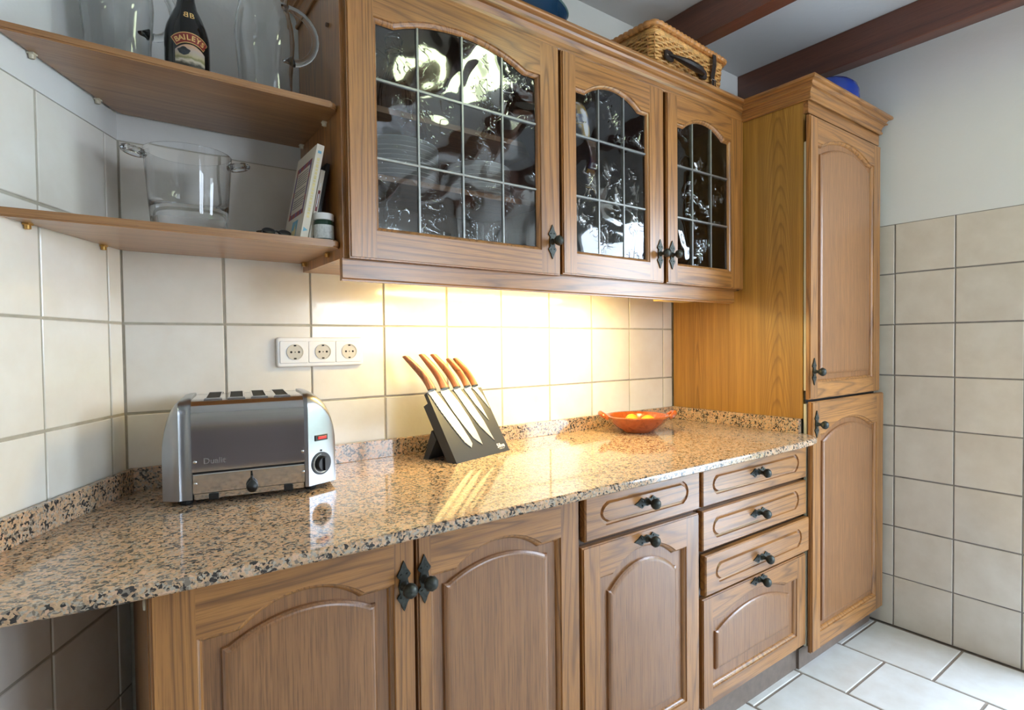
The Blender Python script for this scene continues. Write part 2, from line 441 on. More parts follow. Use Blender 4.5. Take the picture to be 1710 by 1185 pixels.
def text_tris(s, size, bold=0.0, align='CENTER'):
    """(list of (x,y) verts, faces) of flat lettering"""
    cu_ = D.curves.new('lettering', 'FONT'); cu_.body = s; cu_.size = size; cu_.align_x = align; cu_.offset = bold; cu_.resolution_u = 3
    o = D.objects.new('lettering', cu_); COL.objects.link(o)
    dg = bpy.context.evaluated_depsgraph_get(); dg.update()
    me = o.evaluated_get(dg).to_mesh()
    vs = [(v.co.x, v.co.y) for v in me.vertices]; fs = [tuple(p.vertices) for p in me.polygons]
    o.evaluated_get(dg).to_mesh_clear(); D.objects.remove(o); D.curves.remove(cu_)
    return vs, fs
def text_bm(bm, s, size, fn, bold=0.0, align='CENTER', cutw=None):
    vs, fs = text_tris(s, size, bold, align)
    nv = [bm.verts.new(fn(x, y)) for x, y in vs]
    for f in fs:
        try: bm.faces.new([nv[i] for i in f])
        except ValueError: pass
    return bm

# ------------------------------------------------------------------ structure
TP = 0.203; TT = 0.007; GR = 0.0054       # tile pitch, proud, joint width
def tile_bm(w_, h_, t=TT, b=0.0013):
    """a tile: local x width, z height, back at y=0, face at y=t, eased edges"""
    bm = new_bm()
    r0 = [(0,0,0),(w_,0,0),(w_,0,h_),(0,0,h_)]
    r1 = [(0,t-b,0),(w_,t-b,0),(w_,t-b,h_),(0,t-b,h_)]
    r2 = [(b,t,b),(w_-b,t,b),(w_-b,t,h_-b),(b,t,h_-b)]
    loft(bm, [r0, r1, r2]); return bm
tile_cache = {}
def tile_mesh(w_, h_, mat):
    k = (round(w_, 4), round(h_, 4), mat.name)
    if k not in tile_cache: tile_cache[k] = mesh_of('tile', tile_bm(w_, h_), mat)
    return tile_cache[k]
def lay_tiles(wall, xs, zs, mat, skip=None):
    for i in range(len(xs)-1):
        for j in range(len(zs)-1):
            if skip and skip(xs[i], xs[i+1], zs[j], zs[j+1]): continue
            w_ = xs[i+1]-xs[i]-GR; h_ = zs[j+1]-zs[j]-GR
            if w_ < 0.006 or h_ < 0.006: continue
            jx, jz = random.uniform(-.0006, .0006), random.uniform(-.0006, .0006)
            place_mesh('tile', tile_mesh(w_, h_, mat), wall, Matrix.Translation((xs[i]+GR/2+jx, -TT+0.0+random.uniform(-.0006, .0006), zs[j]+GR/2+jz)))
def wall(name, mtx, boxes, mats, label):
    bm = new_bm()
    for (x0, x1, z0, z1, mi, y) in boxes:
        vs = bx(bm, x0, x1, -0.10, y, z0, z1)
        bm.faces.ensure_lookup_table()
        for f in bm.faces[-6:]: f.material_index = mi
    o = D.objects.new(name, mesh_of(name, bm, mats)); COL.objects.link(o); o.matrix_world = mtx
    tag(o, label, 'wall', None, 'structure'); return o
ZJ = 1.21242; TOP = 1.617
def rotz(a, loc=(0, 0, 0)): return Matrix.Translation(loc) @ Matrix.Rotation(a, 4, 'Z')
# back wall: local x runs right-to-left, local y into the room
wb_ = wall('wall_back', rotz(PI), [(-XR-0.1, 0.1, 0, TOP, 0, -0.0028), (-XR-0.1, 0.1, TOP, CEIL, 1, -0.001)], [grout_m, plaster_m], 'back wall, cream tiles with white plaster above, behind the worktop')
xs = [-1.884] + [-(0.20121+TP*i) for i in range(8, -1, -1)] + [0.0]
lay_tiles(wb_, xs, [ZJ-2*TP, ZJ-TP, ZJ, ZJ+TP], tile_m)
lay_tiles(wb_, [-0.40421, -0.20121, 0.0], [ZJ+TP, TOP], tile_m)
lay_tiles(wb_, [-0.0, 0.0], [0, 0.2], tile_m)
# left wall, turned
LA = 1.0692917
lang = math.atan2(-math.sin(LA), -math.cos(LA))
wl_ = wall('wall_left', rotz(lang), [(-.1, 2.3, 0, TOP, 0, -0.0028), (-.1, 2.3, TOP, CEIL, 1, -0.001)], [grout_m, plaster_m], 'slanting left wall, cream tiles with white plaster above')
ls = [0.0, 0.05038] + [0.05038+TP*i for i in range(1, 6)]
lay_tiles(wl_, ls, [ZJ-6*TP, ZJ-5*TP, ZJ-4*TP, ZJ-3*TP, ZJ-2*TP, ZJ-TP, ZJ, ZJ+TP, TOP], tile_m)
# right wall with the garden door opening
wr_ = wall('wall_right', rotz(PI/2, (XR, 0, 0)),
           [(DOOR[1], 0.1, 0, TOP+0.002, 0, -0.0028), (DOOR[1], 0.1, TOP+0.002, CEIL, 1, -0.001),
            (DOOR[0], DOOR[1], DOOR[2], CEIL, 1, -0.001), (YREAR, DOOR[0], 0, CEIL, 1, -0.001)], [grout_r, plaster_m], 'right wall, beige tiles below white plaster, beside the tall cabinet')
ZR = 1.42199
lay_tiles(wr_, [DOOR[1], -0.6334-2*TP, -0.6334-TP, -0.6334, -0.6334+TP, -0.2], [ZR-7*TP-0.0, ZR-6*TP, ZR-5*TP, ZR-4*TP, ZR-3*TP, ZR-2*TP, ZR-TP, ZR, TOP+0.002], tile_r)
# rear wall with the added fill-light window, and the closing wall on the left
def plain_wall(name, boxes, label):
    bm = new_bm()
    for b in boxes: bx(bm, *b)
    o = D.objects.new(name, mesh_of(name, bm, plaster_m)); COL.objects.link(o)
    return tag(o, label, 'wall', None, 'structure')
plain_wall('wall_rear', [(XLEFT-.1, FILL_WIN[0], YREAR-.1, YREAR, 0, CEIL), (FILL_WIN[1], XR+.1, YREAR-.1, YREAR, 0, CEIL), (FILL_WIN[0], FILL_WIN[1], YREAR-.1, YREAR, 0, FILL_WIN[2]), (FILL_WIN[0], FILL_WIN[1], YREAR-.1, YREAR, FILL_WIN[3], CEIL)], 'white rear wall with a window added for fill light, behind the camera')
plain_wall('wall_side', [(XLEFT-.1, XLEFT, YREAR, -1.90, 0, CEIL)], 'white side wall beyond the slanting left wall')
ce = single('ceiling', box(XLEFT-.3, XR+.1, YREAR-.1, .1, CEIL, CEIL+.1), ceil_m, 'white plaster ceiling between dark beams', 'ceiling', kind='structure')
# beams
for k, (x0, x1) in enumerate(((1.085, 1.150), (1.728, 1.792), (2.367, 2.432))):
    pos = ('left of the wicker basket, mostly out of view', 'passing behind the wicker basket', 'along the right wall above the tall cabinet')[k]
    single('trim_%d' % (k+1), box(x0, x1, YREAR, 0, 2.270, CEIL, 0.003), beam_mat, 'dark red-brown ceiling beam ' + pos, 'beam', kind='structure')
single('trim_4', box(2.432, XR, YREAR, 0, 2.300, CEIL), plaster_m, 'grey plaster ledge between last beam and right wall', 'ledge', kind='structure')
# floor: slab of grout with 30 cm tiles in running bond
fl = single('floor', box(XLEFT-.3, XR+.1, YREAR-.1, .1, -0.1, -0.0035), grout_f, 'pale stone tile floor with brown-grey joints', 'floor', kind='structure')
FP = 0.2985; FG = 0.009
def floor_tile_mesh(w_, d_):
    k = (round(w_, 4), round(d_, 4), 'floor')
    if k not in tile_cache:
        bm = new_bm(); b = 0.002; t = 0.006
        loft(bm, [[(0,0,-t),(w_,0,-t),(w_,d_,-t),(0,d_,-t)], [(0,0,-b),(w_,0,-b),(w_,d_,-b),(0,d_,-b)], [(b,b,0),(w_-b,b,0),(w_-b,d_-b,0),(b,d_-b,0)]])
        tile_cache[k] = mesh_of('tile', bm, floor_t)
    return tile_cache[k]
edges = [XR-0.006, 2.172]
while edges[-1] > XLEFT-0.25: edges.append(edges[-1]-FP)
for i in range(len(edges)-1):
    x1, x0 = edges[i], edges[i+1]
    y = -0.8705 if i % 2 == 0 else -0.7213
    y += FP*2
    if i % 2 == 0: y -= 0.0
    while y > YREAR:
        ya, yb = y-FP, y
        if ya < -0.50 and ya > YREAR-0.2:
            place_mesh('tile', floor_tile_mesh(x1-x0-FG, FP-FG), fl, Matrix.Translation((x0+FG/2, ya+FG/2, random.uniform(-.0005, .0003))))
        y -= FP
# glazed garden door and the rear window added for fill (frames and panes)
def frame_bm(x0, x1, z0, z1, y0, y1, fw, mull=()):
    bm = new_bm()
    bx(bm, x0, x0+fw, y0, y1, z0, z1); bx(bm, x1-fw, x1, y0, y1, z0, z1)
    bx(bm, x0+fw, x1-fw, y0, y1, z0, z0+fw); bx(bm, x0+fw, x1-fw, y0, y1, z1-fw, z1)
    for m in mull: bx(bm, m-fw/2, m+fw/2, y0, y1, z0+fw, z1-fw)
    return bm
wn = D.objects.new('window_1', mesh_of('window_1', frame_bm(FILL_WIN[0], FILL_WIN[1], FILL_WIN[2], FILL_WIN[3], YREAR-.08, YREAR-.03, .05, ((FILL_WIN[0]+FILL_WIN[1])/2,)), white_pl)); COL.objects.link(wn)
tag(wn, 'white framed window added to the unseen rear wall for fill light', 'window', None, 'structure')
dn = D.objects.new('door_1', mesh_of('door_1', frame_bm(-DOOR[1], -DOOR[0], 0.0, DOOR[2], .03, .08, .06), white_pl)); COL.objects.link(dn)
dn.matrix_world = rotz(-PI/2, (XR, 0, 0)); tag(dn, 'white framed garden doorway standing open in the right wall', 'door', None, 'structure')
# low cabinet run, unseen, added to give the toaster its grey reflection
op = Thing('sideboard', 'lilac-grey low sideboard along the rear wall behind the camera', 'sideboard', (.05, -3.2, 0))
side_m = plain('lilac_grey_lacquer', hx(128, 118, 122), 0.5)
op.part('body', box(-1.0, 1.10, -3.49, -2.95, 0, .88), side_m)
op.part('top', box(-1.02, 1.12, -3.495, -2.92, .88, .91), granite_m)
for k in range(4): op.part('door', box(-.98+.52*k, -.48+.52*k, -2.95, -2.93, .10, .86, .004), side_m)
# outside
single('garden_ground', box(XR+.1, 9, -9, 5, -0.25, -0.12), lawn_m, 'pale paving outside the garden door', 'ground', kind='structure')
hb = new_bm(); bmesh.ops.create_grid(hb, x_segments=60, y_segments=14, size=1)
for v in hb.verts:
    x, y = v.co.x, v.co.y
    v.co = Vector((5.6+0.25*math.sin(9*x+3*y)+0.2*math.sin(23*x-11*y)+random.uniform(-.12, .12), -2+6*x, 0.45+0.75*y))
hm = single('garden_hedge', hb, hedge_m, 'green garden hedge outside the garden door', 'hedge')

# ------------------------------------------------------------------ doors, drawers, hardware
def arch_outline(xl, xr, zb, zs, zp, wf, o=0.0, n=14):
    """inner frame outline with arched top, counter-clockwise seen from the front, inset by o"""
    xl += o; xr -= o; zb += o; zs -= o; zp -= o
    pts = [(xl, zb), (xr, zb), (xr, zs)]
    a0, a1 = xr-wf+o*0.3, xl+wf-o*0.3
    h = zp-zs; half = (a0-a1)/2
    if h < 1e-4:
        return pts + [(xl, zs)]
    R = (half*half+h*h)/(2*h); cx = (a0+a1)/2; cz = zp-R; th = math.asin(min(1, half/R))
    for k in range(n+1):
        t = th-2*th*k/n
        pts.append((cx+R*math.sin(t), cz+R*math.cos(t)))
    pts.append((xl, zs)); return pts
def ring_loft(bm, rings):
    return loft(bm, rings, True, False)
# hardware meshes (local: plate in x-z plane, facing -y, long axis z)
def plate_mesh():
    h = [(0.0, .047), (.0035, .040), (.006, .033), (.010, .027), (.0135, .021), (.0115, .017), (.0075, .0135), (.0085, .008), (.0105, .0)]
    pts = h + [(x, -z) for x, z in h[-2::-1]]
    pts = [(x, z) for x, z in pts] + [(-x, z) for x, z in pts[-2:0:-1]]
    bm = new_bm(); prism(bm, pts[::-1], -.0035, 0)
    for z in (.024, -.024):                  # pierced look: small recess bosses
        for s in (-1, 1):
            lathe(bm, [(0, .0), (.0022, .0), (.0022, .002), (0, .0028)], 8, (s*.006, -.0035-.0, z*0.9))
    me = mesh_of('handle_plate', bm, iron_m); return me
def knob_mesh():
    bm = new_bm()
    prof = [(0, 0), (.009, 0), (.0065, .004), (.005, .010), (.006, .014), (.011, .018), (.0142, .024), (.0142, .029), (.0115, .0345), (.006, .038), (0, .0395)]
    lathe(bm, prof, 20)
    for v in bm.verts:                       # petal grooves
        r = math.hypot(v.co.x, v.co.y)
        if v.co.z > .015 and r > .003:
            a = math.atan2(v.co.y, v.co.x); k = 1-0.07*(0.5+0.5*math.cos(10*a)); v.co.x *= k; v.co.y *= k
    bmesh.ops.rotate(bm, verts=bm.verts, cent=(0, 0, 0), matrix=Matrix.Rotation(PI/2, 3, 'X'))
    return mesh_of('knob', bm, iron_m, True, 60)
PLATE, KNOB = plate_mesh(), knob_mesh()
def hardware(T, door, x, z, y, horizontal=False):
    R = Matrix.Rotation(PI/2, 4, 'Y') if horizontal else Matrix.Identity(4)
    M = Matrix.Translation(Vector((x, y, z))-T.loc) @ R
    place_mesh('handle_plate', PLATE, door, M)
    place_mesh('knob', KNOB, door, M @ Matrix.Translation((0, -.0035, 0)))
OE = 0.0035
def framed(T, x0, x1, z0, z1, Y, inner, wf, T_=0.020, panel=None, glass=None, name='door', handle=None, rails=True):
    """door: frame pieces + moulding + raised panel or leaded panes.  inner=(xl,xr,zb,zs,zp)"""
    xl, xr, zb, zs, zp = inner
    yf, yb = Y, Y+0.013
    if glass is None: dbm = box(x0, x1, Y+0.0130, Y+T_, z0, z1)
    else:
        dbm = new_bm()
        bx(dbm, x0, xl-.004, Y+.010, Y+T_, z0, z1); bx(dbm, xr+.004, x1, Y+.010, Y+T_, z0, z1)
        bx(dbm, xl-.004, xr+.004, Y+.010, Y+T_, z0, zb-.004); bx(dbm, xl-.004, xr+.004, Y+.010, Y+T_, zp+.004, z1)
    d = T.part(name, dbm, oak_panel if glass is None else oak_z)
    for (a, b, oa, ob) in ((x0, xl, 1, 0), (xr, x1, 0, 1)):
        bm = new_bm()
        bx(bm, a, b, yf+.004, yb, z0, z1)
        bx(bm, a+(OE if oa else 0), b-(OE if ob else 0), yf, yf+.004, z0+OE, z1-OE)
        T.part('stile', bm, oak_z, d)
    bm = new_bm(); bx(bm, xl, xr, yf+.004, yb, z0, zb); bx(bm, xl, xr, yf, yf+.004, z0+OE, zb)
    T.part('rail', bm, oak_x, d)
    ol = arch_outline(*inner, wf)
    top = [(xr, z1-OE)] + [(xl, z1-OE)] + ol[2:][::-1]
    bm = new_bm()
    prism(bm, [p for p in top][::-1], yf, yb); bx(bm, xl, xr, yf+.004, yb, z1-OE, z1)
    T.part('rail', bm, oak_x, d)
    rings = []
    for o, y in ((0, yf), (.0015, yf+.0040), (.0050, yf+.0058), (.0075, yf+.0085), (.0095, yf+.0125), (.0095, yf+.0135)):
        rings.append([(x, y, z) for x, z in arch_outline(*inner, wf, o)])
    bm = new_bm(); ring_loft(bm, rings); T.part('moulding', bm, oak_z, d)
    if panel:
        bm = new_bm(); rr = []
        pw = wf*0.15
        for o, y in ((0, yf+.0135), (.0008, yf+.0075), (.0045, yf+.0045), (.0075, yf+.0035), (.012, yf+.0030)):
            rr.append([(x, y, z) for x, z in arch_outline(*panel, pw, o)])
        vr = ring_loft(bm, rr); bm.faces.new(vr[-1])
        T.part('panel', bm, oak_panel, d)
    if glass:
        vx, hz = glass
        gx = [xl-.003]+list(vx)+[xr+.003]; gz = [zb-.003]+list(hz)+[zp+.003]
        out = arch_outline(xl-.002, xr+.002, zb-.002, zs+.002, zp+.002, wf, 0)
        yg = yf+.0140
        for i in range(len(gx)-1):
            for j in range(len(gz)-1):
                pl = clip(out, gx[i]+.001, gx[i+1]-.001, gz[j]+.001, gz[j+1]-.001)
                if len(pl) < 3: continue
                c = Vector((sum(p[0] for p in pl)/len(pl), yg, sum(p[1] for p in pl)/len(pl)))
                bm = new_bm(); f = bm.faces.new([bm.verts.new((x, yg, z)) for x, z in pl])
                r = bmesh.ops.extrude_face_region(bm, geom=[f]); bmesh.ops.translate(bm, verts=[v for v in r['geom'] if isinstance(v, bmesh.types.BMVert)], vec=(0, .002, 0))
                M = Matrix.Translation(c) @ Euler((random.uniform(-.012, .012), 0, random.uniform(-.012, .012))).to_matrix().to_4x4() @ Matrix.Translation(-c)
                bm.transform(M)
                T.part('pane', bm, pane_m, d)
        def topz(x):
            zz = [p[1] for p in clip(out, x-.0005, x+.0005, zb, zp+1)]; return max(zz)
        for x in vx:
            bm = new_bm(); prism(bm, [(x-.003, zb), (x+.003, zb), (x+.003, topz(x)), (x-.003, topz(x))], yg-.003, yg+.004)
            bmesh.ops.bevel(bm, geom=list(bm.edges), offset=.0012, segments=1, affect='EDGES'); T.part('lead_strip', bm, lead_m, d)
        for z in hz:
            bm = new_bm(); prism(bm, [(xl, z-.003), (xr, z-.003), (xr, z+.003), (xl, z+.003)], yg-.0034, yg+.0044)
            bmesh.ops.bevel(bm, geom=list(bm.edges), offset=.0012, segments=1, affect='EDGES'); T.part('lead_strip', bm, lead_m, d)
    if handle: hardware(T, d, handle[0], handle[1], Y, handle[2] if len(handle) > 2 else False)
    return d
def clip(poly, x0, x1, z0, z1):
    def cut(pts, inside, inter):
        out = []
        for i in range(len(pts)):
            a, b = pts[i-1], pts[i]
            ia, ib = inside(a), inside(b)
            if ib:
                if not ia: out.append(inter(a, b))
                out.append(b)
            elif ia: out.append(inter(a, b))
        return out
    def ix(v): return lambda a, b: (v, a[1]+(b[1]-a[1])*(v-a[0])/(b[0]-a[0]))
    def iz(v): return lambda a, b: (a[0]+(b[0]-a[0])*(v-a[1])/(b[1]-a[1]), v)
    p = cut(list(poly), lambda q: q[0] >= x0, ix(x0))
    if p: p = cut(p, lambda q: q[0] <= x1, ix(x1))
    if p: p = cut(p, lambda q: q[1] >= z0, iz(z0))
    if p: p = cut(p, lambda q: q[1] <= z1, iz(z1))
    o = []
    for q in p:
        if not o or (abs(q[0]-o[-1][0])+abs(q[1]-o[-1][1])) > 1e-6: o.append(q)
    if len(o) > 1 and (abs(o[0][0]-o[-1][0])+abs(o[0][1]-o[-1][1])) < 1e-6: o.pop()
    return o
def drawer(T, x0, x1, z0, z1, Y, gx0, gx1, gz0, gz1, bow, hx_, hz_):
    def groove(o):
        a, b, c, d_ = gx0+o, gx1-o, gz0+o, gz1-o
        pts = [(a, c), (b, c)]
        for k in range(1, 6):
            t = k/6; pts.append((b+bow*math.sin(PI*t)**0.7, c+(d_-c)*t))
        pts += [(b, d_), (a, d_)]
        for k in range(1, 6):
            t = k/6; pts.append((a-bow*math.sin(PI*t)**0.7, d_-(d_-c)*t))
        return pts
    bm = new_bm()
    outer = [bm.verts.new((x, Y, z)) for x, z in ((x0+OE, z0+OE), (x1-OE, z0+OE), (x1-OE, z1-OE), (x0+OE, z1-OE))]
    rim = [bm.verts.new((x, Y+.004, z)) for x, z in ((x0, z0), (x1, z0), (x1, z1), (x0, z1))]
    back = [bm.verts.new((x, Y+.020, z)) for x, z in ((x0, z0), (x1, z0), (x1, z1), (x0, z1))]
    g = [[bm.verts.new((x, Y+y, z)) for x, z in groove(o)] for o, y in ((0, 0), (.0012, .0050), (.0058, .0060), (.0095, 0.0))]
    n = len(g[0])
    for a, b in ((outer, rim), (rim, back)):
        for i in range(4): bm.faces.new((a[i], a[(i+1) % 4], b[(i+1) % 4], b[i]))
    bm.faces.new(back)
    for a, b in zip(g, g[1:]):
        for i in range(n): bm.faces.new((a[i], a[(i+1) % n], b[(i+1) % n], b[i]))
    bm.faces.new(g[-1])
    ee = []
    for loop in (outer, g[0]):
        for i in range(len(loop)):
            e = bm.edges.get((loop[i], loop[(i+1) % len(loop)]))
            ee.append(e)
    bmesh.ops.triangle_fill(bm, use_beauty=True, use_dissolve=False, edges=ee)
    d = T.part('drawer', bm, oak_x)
    hardware(T, d, hx_, hz_, Y, True)
    return d

# ------------------------------------------------------------------ base cabinets
YB = -0.585
def carcass(T, x0, x1, y0, y1, z0, z1, mat=oak_inside): T.part('carcass', box(x0, x1, y0, y1, z0, z1), mat)
t1 = Thing('base_cabinet', 'double-door oak base cabinet under the toaster end of the worktop', 'cabinet', (0.42, -.30, .10))
bm = new_bm(); bx(bm, .004, .022, -.562, -.03, .10, .817); t1.part('side_panel', bm, oak_z)
carcass(t1, .022, .834, -.562, -.03, .10, .817)
lb = new_bm(); lathe(lb, [(0, 0), (.0085, 0), (.0075, .0025), (0, .003)], 14); bmesh.ops.rotate(lb, verts=lb.verts, cent=(0,0,0), matrix=Matrix.Rotation(-PI/2, 3, 'Y')); bmesh.ops.translate(lb, verts=lb.verts, vec=(.004, -.52, .765))
t1.part('screw_cap', lb, cream_pl, label='pale round screw cap')
framed(t1, .006, .4175, .104, .804, YB, (.063, .377, .165, .718, .7555), .055, panel=(.097, .345, .197, .690, .722), handle=(.4069-.012, .7110))
framed(t1, .4235, .832, .104, .804, YB, (.4515, .776, .165, .718, .7555), .055, panel=(.4815, .743, .197, .688, .718), handle=(.4365, .7135))
t2 = Thing('base_cabinet', 'narrow oak base cabinet with one drawer above one arched door', 'cabinet', (1.06, -.30, .10))
carcass(t2, .838, 1.284, -.562, -.03, .10, .817)
drawer(t2, .851, 1.2835, .688, .802, YB, .920, 1.212, .7165, .778, .0215, 1.064, .7485)
framed(t2, .842, 1.2805, .104, .6765, YB, (.8975, 1.224, .163, .596, .639), .045, panel=(.930, 1.188, .193, .550, .602), handle=(1.062, .653, True))
t3 = Thing('base_cabinet', 'oak drawer cabinet with three drawers above a deep arched drawer, beside the tall cabinet', 'cabinet', (1.585, -.30, .10))
carcass(t3, 1.288, 1.882, -.562, -.03, .10, .817)
drawer(t3, 1.297, 1.876, .689, .804, YB, 1.363, 1.806, .7165, .7765, .0205, 1.580, .7505)
drawer(t3, 1.297, 1.876, .562, .6785, YB, 1.363, 1.806, .590, .652, .0205, 1.580, .623)
drawer(t3, 1.297, 1.876, .437, .5525, YB-.010, 1.363, 1.806, .464, .525, .0205, 1.580, .485)
framed(t3, 1.297, 1.8725, .106, .4245, YB, (1.342, 1.815, .153, .352, .386), .06, panel=(1.366, 1.774, .197, .311, .352), name='drawer', handle=(1.580, .4105, True))
single('kickboard', box(.03, 1.884, -.546, -.532, .0, .099), kick_mat, 'grey-brown kickboard along the floor below the base cabinets', 'kickboard', (.95, -.54, 0))

# ------------------------------------------------------------------ worktop
wt = Thing('worktop', 'speckled pink-brown granite worktop with polished surface and low upstands', 'worktop', (.9, -.3, .818))
front = [(1.884, -.575), (1.876, -.598), (1.862, -.622), (1.835, -.642), (1.79, -.654), (1.70, -.659), (1.2, -.661), (.6, -.660), (.30, -.658), (.10, -.652), (-.05, -.641), (-.15, -.627), (-.3195, -.594)]
wp = [(0.002, -.002), (1.8835, -.002)] + front
wp = wp[::-1]
bm = new_bm()
def inset_poly(pts, o):
    out = []; n = len(pts)
    for i, (x, y) in enumerate(pts):
        ys = y+o if y < -.5 else y
        xs_ = x-o*0.8 if (x > 1.82 and y < -.57) else x
        out.append((xs_, ys))
    return out
rings = []
for o, z in ((.003, .818), (0, .821), (0, .832), (.002, .836), (.006, .838)):
    rings.append([(x, y, z) for x, y in inset_poly(wp, o)])
loft(bm, rings)
wt.part('slab', bm, granite_m)
wt.part('upstand', box(.0, 1.864, -.020, -.0075, .838, .888, .001), granite_m)
wt.part('upstand', box(1.864, 1.8838, -.563, -.0075, .838, .888, .001), granite_m)
lw = new_bm(); bx(lw, .0, .66, .0078, .020, .838, .888); bmesh.ops.bevel(lw, geom=list(lw.edges), offset=.001, segments=1, affect='EDGES'); lw.transform(rotz(lang))
wt.part('upstand', lw, granite_m)

# ------------------------------------------------------------------ tall cabinet and fridge
tc_ = Thing('tall_cabinet', 'tall oak cabinet with two arched doors against the right wall', 'cabinet', (2.165, -.30, 0))
tc_.part('side_panel', box(1.8842, 1.902, -.567, -.008, .888, 1.985), oak_side)
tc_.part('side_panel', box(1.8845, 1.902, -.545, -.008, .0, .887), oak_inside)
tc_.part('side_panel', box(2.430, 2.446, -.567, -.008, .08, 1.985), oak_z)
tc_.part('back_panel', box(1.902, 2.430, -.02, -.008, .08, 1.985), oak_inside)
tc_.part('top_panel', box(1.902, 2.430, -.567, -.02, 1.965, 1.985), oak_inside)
tc_.part('fascia', box(1.8845, 2.446, -.585, -.5675, 1.934, 1.985), oak_x)
framed(tc_, 1.879, 2.437, .956, 1.925, -.596, (1.931, 2.378, 1.012, 1.840, 1.880), .035, panel=(1.962, 2.348, 1.040, 1.808, 1.850), handle=(1.9045, 1.0515), T_=.0152)
framed(tc_, 1.883, 2.459, .076, .948, -.602, (1.940, 2.395, .135, .835, .880), .035, panel=(1.968, 2.368, .162, .806, .852), handle=(1.9105, .870), T_=.0152)
tc_.part('plinth', box(1.8845, 2.452, -.555, -.54, .0, .072), kick_mat, label='dark plinth under the tall doors')
fr = Thing('fridge', 'built-in ivory fridge glimpsed behind the ajar tall cabinet doors', 'fridge', (2.165, -.30, .08))
fr.part('body', box(1.906, 2.426, -.545, -.03, .085, 1.84), fridge_m)
fr.part('fridge_door', box(1.8860, 2.436, -.5800, -.5685, .985, 1.84, .002), fridge_m)
fr.part('vent_strip', box(1.890, 2.434, -.5745, -.5685, .945, .98), black_pl)
fr.part('freezer_door', box(1.8860, 2.436, -.5800, -.5685, .09, .94, .002), fridge_m)

# ------------------------------------------------------------------ wall cabinets
YU = -0.3415
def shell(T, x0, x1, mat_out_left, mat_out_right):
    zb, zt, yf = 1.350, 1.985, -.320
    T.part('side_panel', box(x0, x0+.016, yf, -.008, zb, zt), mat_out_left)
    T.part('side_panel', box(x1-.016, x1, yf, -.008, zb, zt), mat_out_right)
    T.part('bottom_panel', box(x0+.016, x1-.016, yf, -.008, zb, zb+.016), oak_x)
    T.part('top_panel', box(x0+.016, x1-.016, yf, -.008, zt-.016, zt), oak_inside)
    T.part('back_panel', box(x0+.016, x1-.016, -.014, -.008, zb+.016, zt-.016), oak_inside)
u1 = Thing('wall_cabinet', 'wide oak wall cabinet with one leaded glass door, beside the corner shelves', 'cabinet', (.69, -.17, 1.35))
shell(u1, .385, .990, oak_z, oak_inside)
for z in (1.722, 1.562): u1.part('inner_shelf', box(.401, .974, -.270, -.014, z-.014, z), oak_shelf)
framed(u1, .393, .9865, 1.348, 1.9775, YU, (.4535, .920, 1.413, 1.885, 1.925), .045, glass=((.5645, .684, .803), (1.578, 1.754)), handle=(.9555, 1.4380))
u2 = Thing('wall_cabinet', 'oak wall cabinet with a pair of leaded glass doors, beside the tall cabinet', 'cabinet', (1.437, -.17, 1.35))
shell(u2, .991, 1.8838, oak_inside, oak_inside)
for z in (1.772, 1.588): u2.part('inner_shelf', box(1.007, 1.868, -.270, -.014, z-.016, z), oak_shelf)
framed(u2, .9965, 1.4275, 1.353, 1.9775, YU, (1.047, 1.3595, 1.414, 1.888, 1.927), .038, glass=((1.1475, 1.254), (1.583, 1.7585)), handle=(1.4055, 1.4445))
framed(u2, 1.4435, 1.8805, 1.353, 1.9775, YU, (1.496, 1.8025, 1.414, 1.889, 1.927), .038, glass=((1.592, 1.698), (1.579, 1.752)), handle=(1.4655, 1.4460))
pm = new_bm()
bx(pm, .3828, 1.852, -.320, -.302, 1.3005, 1.3495)
bmesh.ops.bevel(pm, geom=[e for e in pm.edges if all(v.co.z < 1.31 and v.co.y < -.31 for v in e.verts)], offset=.006, segments=3, affect='EDGES')
single('pelmet', pm, oak_x, 'plain oak pelmet strip hiding the strip lamp below the wall cabinets', 'pelmet', (1.1, -.31, 1.30))
# cornice
cp = [(0, 1.976), (.005, 1.976), (.0075, 1.979), (.0075, 1.984), (.0045, 1.987), (.0045, 1.991), (.0055, 1.999), (.009, 2.006), (.0145, 2.011), (.021, 2.013), (.021, 2.0175), (.0175, 2.0195), (.0185, 2.025), (.023, 2.030), (.030, 2.032), (.0345, 2.034), (.036, 2.038), (.0345, 2.045), (0, 2.045)]
bm = new_bm(); rings = []
base_y, tall_y = -.330, -.590
for (fx, fy) in ((lambda p: .385-p, lambda p: -.009), (lambda p: .385-p, lambda p: base_y-p), (lambda p: 1.884-p, lambda p: base_y-p), (lambda p: 1.884-p, lambda p: tall_y-p), (lambda p: 2.4435+p, lambda p: tall_y-p), (lambda p: 2.4435+p, lambda p: -.2)):
    rings.append([(fx(p), fy(p), z) for p, z in cp])
loft(bm, rings)
bm.normal_update()
for f in bm.faces:
    vs_ = [v.co for v in f.verts]; f.material_index = 1 if max(v.y for v in vs_)-min(v.y for v in vs_) > .09 else 0
single('cornice', bm, [oak_x, oak_y], 'moulded oak cornice running along the tops of the wall and tall cabinets', 'cornice', (1.1, -.33, 1.98))
# strip lamp under the wall cabinets
lt = Thing('strip_lamp', 'lit warm strip lamp fixed under the wall cabinets', 'lamp', (1.2, -.2, 1.35))
lt.part('housing', box(.60, 1.735, -.235, -.165, 1.334, 1.3498, .003), white_pl)
lt.part('diffuser', box(.68, 1.42, -.230, -.170, 1.3225, 1.3338), diffuser_m, label='glowing warm diffuser')
lt.part('end_cap', box(1.57, 1.735, -.232, -.168, 1.3085, 1.3338, .002), lamp_off, label='unlit yellowed end of the lamp')
